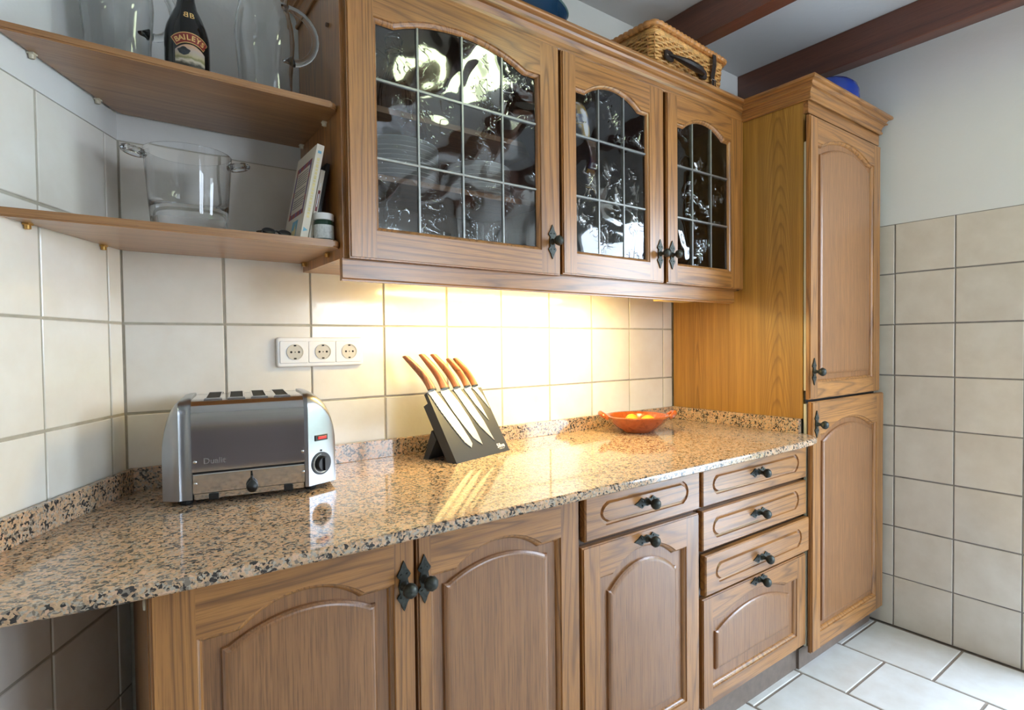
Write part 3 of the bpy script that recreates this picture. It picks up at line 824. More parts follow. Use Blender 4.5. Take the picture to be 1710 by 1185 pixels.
# added round lamp, unseen: stands in for the glass door's bright reflection
cl = Thing('added_ceiling_lamp', 'round greenish lamp added out of view on the ceiling, for the glass door reflection', 'lamp', (1.27, -1.40, CEIL))
bm = new_bm(); lathe(bm, [(0, -.012), (.255, -.012), (.255, 0), (0, 0)], 32, (1.27, -1.40, CEIL)); cl.part('base', bm, white_pl)
bm = new_bm(); lathe(bm, [(0, -.08), (.10, -.076), (.18, -.062), (.235, -.036), (.245, -.012), (0, -.012)], 32, (1.27, -1.40, CEIL)); cl.part('diffuser', bm, added_lamp_m, smooth=True)

# ------------------------------------------------------------------ corner shelves
def corner_shelf(z0, z1, label, pins, pm_):
    T = Thing('corner_shelf', label, 'shelf', (.12, -.15, z0), group=None)
    k = math.tan(PI/2-LA)
    yf = -.3105
    pts = [(.010, -.008), (.3845, -.008)]
    for a in range(0, 7):
        t = a/6*PI/2; pts.append((.3845-.006-.016*(1-math.cos(t)) if False else .3845-.018*(1-math.cos(t)), yf+.018*(1-math.sin(t))))
    pts += [(-.1655+.0, yf)]
    pts.append((-.004, -.020))
    bm = new_bm(); zprism(bm, pts[::-1], z0, z1)
    bmesh.ops.bevel(bm, geom=[e for e in bm.edges if abs(e.verts[0].co.z-e.verts[1].co.z) < 1e-6 and all(v.co.y < -.29 for v in e.verts)], offset=.003, segments=2, affect='EDGES')
    T.part('board', bm, oak_shelf)
    for (x, y, r) in pins:
        bm = new_bm()
        bx(bm, -.006, .006, 0, .010, -.003, 0)
        lathe(bm, [(0, -.010), (.004, -.010), (.0045, -.003), (0, -.003)], 10, (0, .004, 0))
        bx(bm, -.001, .001, .0, .010, -.010, -.003)
        bm.transform(rotz(r, (x, y, z0)))
        T.part('shelf_pin', bm, pm_)
    return T
nx, ny = math.sin(LA), -math.cos(LA)
def lw_pt(s, off=.001): return (-s*math.cos(LA)+off*nx, -s*math.sin(LA)+off*ny)
for z0, z1, lab, ss, pm_ in ((1.673, 1.687, 'upper oak corner shelf holding the jugs and bottle', (.266, .078), cream_pl), (1.3725, 1.388, 'lower oak corner shelf holding the ice bucket and books', (.290, .073), brass_m)):
    pins = [lw_pt(s)+(lang,) for s in ss] + [(.3848, -.222, PI/2), (.3848, -.035, PI/2)]
    corner_shelf(z0, z1, lab, pins, pm_)
ph = new_bm(); lathe(ph, [(0, 0), (.005, 0), (.0045, .006), (0, .007)], 12); bmesh.ops.rotate(ph, verts=ph.verts, cent=(0,0,0), matrix=Matrix.Rotation(-PI/2, 3, 'Y')); bmesh.ops.translate(ph, verts=ph.verts, vec=(.385, -.2493, 1.882))
single('shelf_peg', ph, oak_inside, 'small brown peg in the cabinet side above the upper shelf', 'peg', (.385, -.2493, 1.882))

# ------------------------------------------------------------------ glass jugs, bottle, bucket, books, jar
def make_jug():
    T = Thing('glass_jug', 'clear glass jug with loop handle between the bottle and the wall cabinet', 'jug', (.262, -.200, 1.6872))
    outer = [(0, 0), (.050, 0), (.0545, .004), (.0535, .03), (.0545, .07), (.0585, .115), (.0605, .145), (.0585, .175), (.0515, .205), (.049, .222), (.051, .245), (.057, .272), (.060, .285)]
    inner = [(.0572, .285), (.0543, .272), (.0483, .245), (.0463, .222), (.0488, .205), (.0558, .175), (.0578, .145), (.0558, .115), (.0518, .07), (.0508, .03), (.048, .018), (0, .016)]
    bm = new_bm(); lathe(bm, outer+inner, 40)
    for v in bm.verts:                                   # soft flutes and a pulled spout on the left
        a = math.atan2(v.co.y, v.co.x); r = math.hypot(v.co.x, v.co.y)
        if r > .02:
            k = 1+0.012*math.sin(a*5+1)*math.sin(PI*min(1, v.co.z/.2))
            if v.co.z > .23: k += 0.30*((v.co.z-.23)/.055)**1.6*max(0, math.cos(a-PI))**6
            v.co.x *= k; v.co.y *= k
    T.part('body', bm, glass_m, smooth=True, local=True, sharp=50)
    P = []
    for k in range(15):
        t = k/14; a = PI*0.56-PI*1.1*t
        P.append((.050+.056*math.cos(a) if True else 0, 0, .166+.060*math.sin(a)))
    P = [(.0485, 0, .222)] + P + [(.0585, 0, .112)]
    rr = [.0085]+[.008]*15+[.010]
    hb_ = new_bm(); tube(hb_, P, rr, 12)
    T.part('handle', hb_, glass_m, smooth=True, local=True)
    return T
jug = make_jug(); jug.o.rotation_euler = (0, 0, math.radians(-6))
j2 = copy_tree(jug.o); j2.location = (.002, -.170, 1.6872); j2.rotation_euler = (0, 0, math.radians(22))
j2['label'] = 'clear glass jug at the left end of the upper shelf, beside the slanting wall'
jug.o['group'] = j2['group'] = 'glass jugs on the upper shelf'

BC = Vector((.1165, -.185, 1.6872))
bt = Thing('liqueur_bottle', 'black liqueur bottle with red and gold label standing between two glass jugs', 'bottle', BC)
bp = [(0, 0), (.037, 0), (.0405, .004), (.0405, .095), (.040, .108), (.0365, .125), (.028, .148), (.0195, .166), (.0155, .185), (.0140, .21), (.0140, .235), (.0165, .236), (.0165, .262), (.0, .263)]
bm = new_bm(); lathe(bm, bp, 48); bt.part('bottle_glass', bm, bottle_m, smooth=True, local=True)
fa = math.atan2(CAM.y-BC.y, CAM.x-BC.x)                   # label turned to face the room
fa += math.radians(8)
def cyl(u, z, r=.0409):                                   # u arc length to the right seen from the front
    a = fa + u/r
    return Vector((r*math.cos(a), r*math.sin(a), z))
def arc_pts(R, cz, a0, a1, n=18): return [(R*math.sin(a0+(a1-a0)*k/n), cz+R*math.cos(a0+(a1-a0)*k/n)) for k in range(n+1)]
def banner(R0, R1, cz, half, r):
    bm = new_bm(); A = arc_pts(R0, cz, -half, half); B = arc_pts(R1, cz, -half*0.985, half*0.985)
    va = [bm.verts.new(cyl(x, z, r)) for x, z in A]; vb = [bm.verts.new(cyl(x, z, r)) for x, z in B]
    for i in range(len(va)-1): bm.faces.new((va[i], va[i+1], vb[i+1], vb[i]))
    return bm
BR, BZ = .052, .040
bt.part('label_border', banner(BR-.0105, BR+.0105, BZ, .64, .0409), gold_m, local=True)
bt.part('label_banner', banner(BR-.0090, BR+.0090, BZ, .615, .0411), label_red, local=True)
bm = new_bm()
for i, ch in enumerate('BAILEYS'):
    th = (-.49, -.335, -.20, -.065, .105, .285, .465)[i]
    def fn(x, y, th=th):
        rr = BR-.0048+y; return cyl(rr*math.sin(th)+x*math.cos(th), BZ+rr*math.cos(th)-x*math.sin(th), .0413)
    text_bm(bm, ch, .0145, fn, .0004)
bt.part('label_lettering', bm, gold_m, local=True)
bm = new_bm(); A = [(-.026, .034), (-.028, .052), (-.026, .066), (-.018, .0745), (-.006, .0785), (.006, .0785), (.018, .0745), (.026, .066), (.028, .052), (.026, .034)]
ns = 16
top_ = lambda u: .0785-.0125*(u/.028)**2
cols = [(-.028+.056*i/ns) for i in range(ns+1)]
va = [bm.verts.new(cyl(u, .034)) for u in cols]; vb = [bm.verts.new(cyl(u, top_(u))) for u in cols]
for i in range(ns): bm.faces.new((va[i], va[i+1], vb[i+1], vb[i]))
bt.part('label_picture', bm, scape_m, local=True)
bm = new_bm(); vs = [bm.verts.new(cyl(-.012+.011*math.cos(a)*(1+.12*math.sin(5*a)), .064+.0075*math.sin(a)*(1+.15*math.cos(4*a)), .0417)) for a in [2*PI*k/24 for k in range(24)]]
bm.faces.new(vs); bt.part('label_tree', bm, tree_print, local=True)
bm = new_bm()                                             # gold monogram on the shoulder
def sh(x, y):
    z = .136+y; r = .0341-(z-.136)*0.36/0.9*1.0
    r = .0365+(.028-.0365)*(z-.125)/.023 if z < .148 else .028+(.0195-.028)*(z-.148)/.018
    r += .0006; a = fa+x/r; return Vector((r*math.cos(a), r*math.sin(a), z))
text_bm(bm, 'B', .017, lambda x, y: sh(x+.0052, y), .0003)
text_bm(bm, 'B', .017, lambda x, y: sh(-x-.0052, y), .0003)
bt.part('monogram', bm, gold_m, local=True)

ib = Thing('ice_bucket', 'clear glass ice bucket with two loop ears on the lower shelf', 'ice bucket', (.1175, -.150, 1.3883))
prof = [(0, 0), (.064, 0), (.0685, .004), (.0725, .05), (.0775, .12), (.0815, .176), (.0815, .178), (.0785, .178), (.0745, .12), (.0712, .072), (.064, .060), (0, .058)]
bm = new_bm(); lathe(bm, prof, 56); ib.part('body', bm, glass_b, smooth=True, local=True, sharp=45)
for s in (-1, 1):
    P = [(s*(.0955+.017*math.cos(a)), .016*math.sin(a), .168+.004*math.cos(a)) for a in [2*PI*k/20 for k in range(20)]]
    bm = new_bm(); tube(bm, P, .0065, 10, closed=True); ib.part('ear', bm, glass_b, smooth=True, local=True)

# cookbook leaning on the cabinet side: local x = thickness (towards the wall), y = depth, z = height
bk = Thing('book', 'cream paperback with a framed back cover leaning against the cabinet side', 'book', matrix=Matrix.Translation((.3055, -.280, 1.3885)) @ Matrix.Rotation(math.radians(11.0), 4, 'Y'))
BW, BH, BTk = .152, .216, .0155
bm = box(.0008, BTk-.0008, .001, BW-.002, .001, BH-.001); bk.part('pages', bm, page_m, local=True)
bm = new_bm(); bx(bm, 0, .0008, 0, BW, 0, BH); bx(bm, BTk-.0008, BTk, 0, BW, 0, BH); bx(bm, .0008, BTk-.0008, 0, .0009, 0, BH); bk.part('cover', bm, paper_m, local=True)
def flat_x(bm, y0, y1, z0, z1, x=-.0003):
    bm.faces.new([bm.verts.new((x, a, b)) for a, b in ((y0, z0), (y0, z1), (y1, z1), (y1, z0))])
bm = new_bm(); f0, f1, g0, g1 = .018, .135, .062, .188
oc = [(f0, g0), (f1, g0), (f1, g1), (f0, g1)]; ic = [(f0+.010, g0+.012), (f1-.010, g0+.012), (f1-.010, g1-.012), (f0+.010, g1-.012)]
NB = 9
def lerp2(a, b, t): return (a[0]+(b[0]-a[0])*t, a[1]+(b[1]-a[1])*t)
prev_ = None; loopv = []
for e in range(4):
    for k in range(NB):
        t = k/NB; loopv.append((bm.verts.new((-.0003,)+lerp2(oc[e], oc[(e+1) % 4], t)), bm.verts.new((-.0003,)+lerp2(ic[e], ic[(e+1) % 4], t)), (e*NB+k)))
for (a, b, k), (c, d, _) in zip(loopv, loopv[1:]+loopv[:1]):
    f = bm.faces.new((a, c, d, b)); f.material_index = (k % 3) % 2 if (k//NB) % 2 == 0 else (0 if k % 4 == 1 else 1)
bk.part('printed_border', bm, [rust_m, purple_m], local=True)
bm = new_bm()
for k in range(15):
    z = g1-.020-.0058*k
    if k in (6, 10): continue
    flat_x(bm, f0+.014+random.uniform(0, .006), f1-.014-random.uniform(0, .006), z-.0011, z+.0011)
bk.part('printed_text', bm, ink_m, local=True)
bm = new_bm(); flat_x(bm, .045, .090, .012, .052, -.0003); bk.part('printed_picture', bm, sky_print, local=True)
bm = new_bm(); flat_x(bm, .050, .085, .012, .030, -.0005); bm.faces.new([bm.verts.new(p) for p in ((-.0005, .055, .03), (-.0005, .06, .046), (-.0005, .07, .03))]); bk.part('printed_picture', bm, sand_print, local=True)
bm = new_bm()                                              # spine marks
def flat_y(bm, x0, x1, z0, z1, y=-.0003): bm.faces.new([bm.verts.new((a, y, b)) for a, b in ((x0, z0), (x1, z0), (x1, z1), (x0, z1))])
flat_y(bm, .004, .0115, .196, .202); bm.faces.new([bm.verts.new(p) for p in ((.003, -.0003, .018), (.0125, -.0003, .023), (.003, -.0003, .028))])
bk.part('spine_mark', bm, sky_print, local=True)
bm = new_bm(); z = .05
while z < .185:
    h = random.uniform(.003, .009); flat_y(bm, .005, .0105, z, z+h); z += h+.0018
bk.part('spine_lettering', bm, sand_print, local=True)
b2 = Thing('book', 'thin white book with red spine print behind the cream paperback', 'book', matrix=Matrix.Translation((.3275, -.262, 1.3885)) @ Matrix.Rotation(math.radians(11.0), 4, 'Y'))
b2.part('cover', box(0, .009, 0, .14, 0, .165), paper_m, local=True)
bm = new_bm(); flat_y(bm, .002, .007, .07, .118); b2.part('spine_print', bm, label_red, local=True)
bm = new_bm(); flat_y(bm, .0035, .0055, .125, .135, -.0006); flat_y(bm, .0035, .0055, .08, .11, -.0006); b2.part('spine_lettering', bm, white_pl, local=True)
b3 = Thing('book', 'dark slim book standing behind the others against the cabinet side', 'book', matrix=Matrix.Translation((.3390, -.252, 1.3885)) @ Matrix.Rotation(math.radians(11.0), 4, 'Y'))
b3.part('cover', box(0, .008, 0, .14, 0, .185), black_pl, local=True)

jr = Thing('pill_jar', 'small jar with white lid and pale label beside the books', 'jar', (.3605, -.268, 1.3883))
bm = new_bm(); lathe(bm, [(0, 0), (.0195, 0), (.0212, .002), (.0212, .042), (.0185, .046), (.0185, .048), (0, .048)], 28); jr.part('jar_body', bm, dkgreen_m, smooth=True, local=True)
bm = new_bm(); lathe(bm, [(.0214, .006), (.02155, .006), (.02155, .036), (.0214, .036)], 28); jr.part('label_band', bm, label_white, local=True)
bm = new_bm(); lathe(bm, [(.0, .048), (.0195, .047), (.0215, .048), (.0215, .060), (.0205, .062), (0, .062)], 28); jr.part('lid', bm, white_pl, smooth=True, local=True)

sg = Thing('spectacles', 'small dark folded spectacles lying on the lower shelf before the cream paperback', 'spectacles', (.262, -.262, 1.3883))
for s in (-1, 1):
    bm = new_bm(); lathe(bm, [(0, 0), (.013, .001), (.0145, .004), (.013, .007), (0, .009)], 18, (0, 0, 0), 1, .55)
    bmesh.ops.rotate(bm, verts=bm.verts, cent=(0, 0, 0), matrix=Matrix.Rotation(math.radians(60), 3, 'X')); bmesh.ops.translate(bm, verts=bm.verts, vec=(.017*s, 0, .0095))
    sg.part('lens', bm, black_pl, local=True, smooth=True)
    bm = new_bm(); tube(bm, [(.030*s, .002, .011), (.031*s, .02, .012), (-.01*s, .03, .010), (-.028*s, .031, .006)], .0018, 6); sg.part('temple_arm', bm, black_pl, local=True)
bm = new_bm(); tube(bm, [(-.006, -.002, .012), (0, -.003, .014), (.006, -.002, .012)], .0018, 6); sg.part('bridge', bm, black_pl, local=True)
sg.o.rotation_euler = (0, 0, math.radians(12))

# ------------------------------------------------------------------ sockets
sk = Thing('triple_socket', 'white triple wall socket on the tiles above the toaster', 'socket', (.429, -.0005, 1.142))
fb = new_bm()
def rrect(x0, x1, z0, z1, r, n=5):
    pts = []
    for cx, cz, a0 in ((x1-r, z0+r, -PI/2), (x1-r, z1-r, 0), (x0+r, z1-r, PI/2), (x0+r, z0+r, PI)):
        for k in range(n+1):
            a = a0+PI/2*k/n; pts.append((cx+r*math.cos(a), cz+r*math.sin(a)))
    return pts
S0, S1, Z0, Z1 = .316, .5405, 1.1035, 1.1805
rings = [[(x, y, z) for x, z in rrect(S0+o, S1-o, Z0+o, Z1-o, .007-o*0.3)] for o, y in ((0, -.0005), (0, -.008), (.0012, -.0105), (.003, -.0115))]
loft(fb, rings); sk.part('cover_frame', fb, white_pl)
for cx in (.3575, .4285, .4990):
    q = new_bm(); hw, hh = .0345, .0285
    rings = [[(x, y, z) for x, z in rrect(cx-hw+o, cx+hw-o, 1.142-hh+o, 1.142+hh-o, .003)] for o, y in ((-.0006, -.0112), (0, -.0130), (.001, -.0136))]
    loft(q, rings)
    pl = sk.part('socket_plate', q, white_pl)
    wb2 = new_bm()
    def ringc(r, y, n=28): return [(cx+.002+r*math.cos(2*PI*k/n), y, 1.142+r*math.sin(2*PI*k/n)) for k in range(n)]
    loft(wb2, [ringc(.0205, -.0136), ringc(.0205, -.0152), ringc(.0190, -.0152), ringc(.0187, -.0140)], True, False)
    vr = [wb2.verts.new(p) for p in ringc(.0187, -.0140)]; wb2.faces.new(vr)
    sk.part('socket_well', wb2, socket_in, pl)
    hb2 = new_bm()
    for dx, dz, r in ((-.0095, 0, .0028), (.0095, 0, .0028)):
        vr = [hb2.verts.new((cx+.002+dx+r*math.cos(2*PI*k/12), -.0143, 1.142+dz+r*math.sin(2*PI*k/12))) for k in range(12)]; hb2.faces.new(vr)
    bx(hb2, cx-.001, cx+.005, -.0148, -.0141, 1.142+.0150, 1.142+.0185); bx(hb2, cx-.001, cx+.005, -.0148, -.0141, 1.142-.0185, 1.142-.0150)
    sk.part('pin_hole', hb2, dark_hole, pl)
    cb = new_bm(); vr = [cb.verts.new((cx+.002+.0016*math.cos(2*PI*k/10), -.0143, 1.142+.0016*math.sin(2*PI*k/10))) for k in range(10)]; cb.faces.new(vr)
    sk.part('centre_screw', cb, iron_m, pl)

# ------------------------------------------------------------------ toaster (local: x along the front, y into depth, z up; origin at front-left of the steel panel)
TO = Matrix.Translation((.0994, -.242, .8381)) @ Matrix.Rotation(math.radians(-9.73), 4, 'Z')
ts = Thing('toaster', 'four-slot polished steel toaster with aluminium ends and a red switch', 'toaster', matrix=TO)
HB, HT, TD, TW = .012, .212, .215, .2108
def loaf(x, n0, n1, top, r, fr_=None):
    """cross-section ring at x: depth n0..n1, height HB..top with rounded top edges"""
    pts = [(x, n0, HB), (x, n0, top-r)]
    for k in range(1, 9):
        a = PI/2*k/8; pts.append((x, n0+r*(1-math.cos(a)), top-r+r*math.sin(a)))
    for k in range(0, 8):
        a = PI/2*k/8; pts.append((x, n1-r+r*math.sin(a), top-r+r*math.cos(a)))
    pts += [(x, n1, top-r), (x, n1, HB)]
    return pts
# centre wrap, with the gap above the lever plate
bm = new_bm()
prof = [p[1:] for p in loaf(0, 0, TD, HT, .034)]
prof = [(0, .067)] + prof[1:-1] + [(TD, .067)]
loft(bm, [[(x, y, z) for y, z in prof] for x in (0, TW)])
ts.part('steel_wrap', bm, steel_m, smooth=True, local=True, sharp=30)
ts.part('lower_core', box(.001, TW-.001, .006, TD-.004, HB+.001, .068), black_pl, local=True)
bm = new_bm(); rr = [[(x, y, z) for y, z in ((.006, .0235), (.0, .0235), (.0, .0605), (.0015, .0625), (.006, .063))] for x in (.001, TW-.001)]
loft(bm, rr); lp = ts.part('lever_plate', bm, steel_m, local=True)
ts.part('lever_slot', box(.1048, .1082, -.0006, .002, .037, .0592), dark_hole, lp, local=True)
ts.part('crumb_tray', box(.003, TW-.003, .001, .2, HB-.001, .0222), steel_m, local=True)
for x in (.0281, .168): ts.part('tray_tab', box(x, x+.018, -.003, .004, .0085, .0215, .001), black_pl, local=True)
lv = new_bm(); lathe(lv, [(0, -.0115), (.006, -.0105), (.010, -.0055), (.0115, 0), (.0105, .005), (.0065, .0105), (.0028, .0145), (.0022, .022), (0, .022)], 20, (.1072, -.014, .029))
ts.part('lever_knob', lv, black_pl, local=True, smooth=True)
tube_b = new_bm(); tube(tube_b, [(.1065, .004, .05), (.1068, -.006, .048), (.1072, -.012, .043)], .0016, 6); ts.part('lever_rod', tube_b, steel_m, local=True)
for x, z in ((.0053, .0876), (.0055, .0435), (.2062, .0905), (.2070, .0458)):
    bm = new_bm(); lathe(bm, [(0, 0), (.0034, 0), (.0030, .0012), (.0012, .0020), (0, .0020)], 14); bmesh.ops.rotate(bm, verts=bm.verts, cent=(0,0,0), matrix=Matrix.Rotation(PI/2, 3, 'X')); bmesh.ops.translate(bm, verts=bm.verts, vec=(x, 0, z)); ts.part('screw', bm, chrome_m, local=True, smooth=True)
bm = new_bm(); text_bm(bm, 'Dualit', .0165, lambda x, y: Vector((.0196+x*1.0, -.0006, .0826+y)), .0002, 'LEFT')
gf = list(bm.faces); r = bmesh.ops.extrude_face_region(bm, geom=gf); bmesh.ops.translate(bm, verts=[v for v in r['geom'] if isinstance(v, bmesh.types.BMVert)], vec=(0, .0007, 0))
bmesh.ops.translate(bm, verts=bm.verts, vec=(0, -.0006, 0))
ts.part('embossed_name', bm, plain('dull_embossed_steel', hx(142, 138, 138), 0.4, 0.6), local=True)
# slots on top
for k, x in enumerate((.0255, .0685, .1120, .1560)):
    bm = new_bm()
    pts = lambda o, z: [(x+o, .024+o, z), (x+.027-o, .024+o, z), (x+.027-o, TD-.012-o, z), (x+o, TD-.012-o, z)]
    loft(bm, [pts(-.003, HT-.008), pts(-.003, HT-.0005), pts(-.001, HT+.0022), pts(.0012, HT+.0022), pts(.0015, HT-.002), pts(.0012, HT-.002)], True, False)
    sl = ts.part('slot_rim', bm, steel_m, local=True)
    bm = new_bm(); v_ = [bm.verts.new(p) for p in pts(.0012, HT+.0010)]; bm.faces.new(v_)
    ts.part('slot_opening', bm, dark_hole, sl, local=True)
# cast ends
def cast_end(side):
    bm = new_bm(); rings = []
    if side > 0:
        W_, back = .076, .0375
        us = [0, .004, .0085, .011] + [.011+.065*math.sin(PI/2*k/9) for k in range(1, 10)]
        for u in us:
            if u <= .0085: n0 = -.0012
            else: n0 = -.0012+(u-.0085)*(back/(.076-.0085))
            t = max(0, (u-.004)/(W_-.004)); top = HB+.088+(HT-HB-.086)*math.sqrt(max(0, 1-t**2.1))
            rings.append(loaf(TW+u*0.9, n0, TD-(n0+.0012), top+.0015, max(.006, .034*(1-.75*t))))
    else:
        W_, back = .052, .030
        us = [0, .006, .008, .020, .022] + [.022+.030*math.sin(PI/2*k/8) for k in range(1, 9)]
        for i, u in enumerate(us):
            n0 = -.0012+(0.0015 if u > .007 and u < .021 else 0)+max(0, u-.021)**1.0*0.55*min(1, max(0, u-.021)/.02)
            t = max(0, (u-.008)/(W_-.008)); top = HB+.088+(HT-HB-.086)*math.sqrt(max(0, 1-t**2.1))
            rings.append(loaf(-u, n0, TD-max(0, n0), top+.0015, max(.006, .034*(1-.75*t))))
    loft(bm, rings); return bm
ts.part('cast_end', cast_end(-1), alu_m, smooth=True, local=True, sharp=38)
ce_r = ts.part('cast_end', cast_end(1), alu_m, smooth=True, local=True, sharp=24, label='aluminium end with red switch and timer dial')
ang = math.atan2(.0375, .0675*.9)
FM = Matrix.Translation((TW+.0085*.9, -.0012, 0)) @ Matrix.Rotation(ang, 4, 'Z')   # facet frame: x along facet, y inward
def on_facet(bm): bm.transform(FM); return bm
ts.part('switch_frame', on_facet(box(.0165, .0500, -.0022, .001, .1085, .1215, .0008)), black_pl, ce_r, local=True)
ts.part('switch', on_facet(box(.0230, .0455, -.0040, -.0018, .1118, .1182, .0008)), red_m, ce_r, local=True, label='red rocker switch')
DCX, DCZ = .0325, .0575
def disc(r0, r1, y0, y1, n=36, a0=0, a1=2*PI):
    bm = new_bm(); full = abs(a1-a0-2*PI) < 1e-6; m = n if full else n+1
    ring = lambda r, y: [(DCX+r*math.cos(a0+(a1-a0)*k/n), y, DCZ+r*math.sin(a0+(a1-a0)*k/n)) for k in range(m)]
    loft(bm, [ring(r0, y0), ring(r1, y1)]); return bm
ts.part('dial_plate', on_facet(disc(.0255, .0250, .001, -.0022)), black_pl, ce_r, local=True)
bm = new_bm()
n = 30; a0, a1 = math.radians(95), math.radians(365)
o_ = [bm.verts.new((DCX+.0215*math.cos(a0+(a1-a0)*k/n), -.0026, DCZ+.0215*math.sin(a0+(a1-a0)*k/n))) for k in range(n+1)]
i_ = [bm.verts.new((DCX+(.0205-.0030*k/n)*math.cos(a0+(a1-a0)*k/n), -.0026, DCZ+(.0205-.0030*k/n)*math.sin(a0+(a1-a0)*k/n))) for k in range(n+1)]
for k in range(n): bm.faces.new((o_[k], o_[k+1], i_[k+1], i_[k]))
ts.part('dial_scale', on_facet(bm), label_white, ce_r, local=True)
dk = disc(.0168, .0150, -.002, -.012); bx(dk, DCX-.0028, DCX+.0028, -.017, -.011, DCZ-.0145, DCZ+.0145)
ts.part('dial_knob', on_facet(dk), black_pl, ce_r, local=True)
bm = new_bm(); vr = [bm.verts.new((DCX+.0024*math.cos(2*PI*k/12), -.0012, .0862+.0024*math.sin(2*PI*k/12))) for k in range(12)]; bm.faces.new(vr)
ts.part('dial_dot', on_facet(bm), black_pl, ce_r, local=True)
for x, y in ((-.012, .022), (TW+.014, .034), (-.012, .19), (TW+.014, .18)):
    bm = new_bm(); lathe(bm, [(0, 0), (.010, 0), (.0115, .003), (.0115, .0128), (0, .0128)], 16, (x, y, 0)); ts.part('foot', bm, rubber_m, local=True)

# ------------------------------------------------------------------ knife board and knives
u_ = Vector((.952, .3061, 0)).normalized(); m_ = Vector((-u_.y, u_.x, 0)); lean = math.radians(30.6)
up_ = (m_*math.sin(lean)+Vector((0, 0, 1))*math.cos(lean)).normalized(); n_ = u_.cross(up_)
KB = Matrix(((u_.x, up_.x, n_.x, .708), (u_.y, up_.y, n_.y, -.2336), (u_.z, up_.z, n_.z, .8382), (0, 0, 0, 1)))
kb = Thing('knife_board', 'dark grey slanted magnetic knife board standing on the worktop', 'knife board', matrix=KB)
LK = .216
def lp_(x, y, z): return Vector((x, y, z))
# front slab (local z = outward); bottom cut level with the worktop
tl = math.tan(lean)
bm = new_bm()
def slab_ring(x): return [(x, 0, 0), (x, LK, 0), (x, LK, -.012), (x, LK-.027, -.012), (x, LK-.027, -.031), (x, .031*tl+.0005, -.031)]
loft(bm, [slab_ring(0), slab_ring(.232)]); kb.part('board', bm, slate_m, local=True)
# strut: in the vertical plane; from the board's back to the worktop
def board_from_world(bd, h):       # bd: distance inwards along m_, h: height above worktop -> local (y,z)
    v = m_*bd+Vector((0, 0, h)); return (v.dot(up_), v.dot(n_))
sp_ = [(.100, .085), (.075, .077), (.106, .0), (.134, .0)]
sp_ = [(.083, .094), (.062, .080), (.105, .0), (.124, .0), (.102, .060)]
sp_ = [(.094, .082), (.076, .058), (.108, .0), (.127, .0)]
bm = new_bm(); rings = []
for x in (.0005, .2315): rings.append([(x,)+board_from_world(*p) for p in sp_])
loft(bm, rings); kb.part('strut', bm, slate_m, local=True)
bm = new_bm(); text_bm(bm, '5five', .0185, lambda x, y: lp_(.1845+x, .0155+y, .0004), .0004, 'LEFT'); kb.part('printed_name', bm, white_pl, local=True)
bm = new_bm(); text_bm(bm, 'simply smart', .0048, lambda x, y: lp_(.1900+x, .0105+y, .0004), .0, 'LEFT'); kb.part('printed_line', bm, white_pl, local=True)
KN = [
 ('serrated bread knife, outermost left on the knife board', [(.001,.219),(.007,.207),(.022,.152),(.042,.096),(.060,.053),(.077,.034)], [(.0865,.045),(.085,.060),(.071,.116),(.050,.175),(.031,.219)], (.0175,.031), (-.0265,.328), .023, True),
 ('broad chef knife next to the bread knife on the knife board', [(.053,.219),(.052,.210),(.067,.151),(.086,.097),(.101,.060),(.126,.036)], [(.125,.078),(.119,.123),(.104,.177),(.085,.219)], (.0690,.034), (.0375,.3325), .024, False),
 ('slim carving knife in the middle of the knife board', [(.105,.219),(.111,.204),(.131,.136),(.147,.093),(.183,.039)], [(.174,.106),(.155,.168),(.132,.219)], (.1185,.028), (.083,.3315), .025, False),
 ('utility knife second from the right on the knife board', [(.150,.219),(.154,.208),(.170,.163),(.198,.104)], [(.192,.155),(.178,.219)], (.164,.027), (.137,.3155), .019, False),
 ('short paring knife rightmost on the knife board', [(.186,.219),(.196,.206),(.211,.174),(.225,.143)], [(.222,.184),(.209,.219)], (.1985,.026), (.1675,.316), .020, False)]
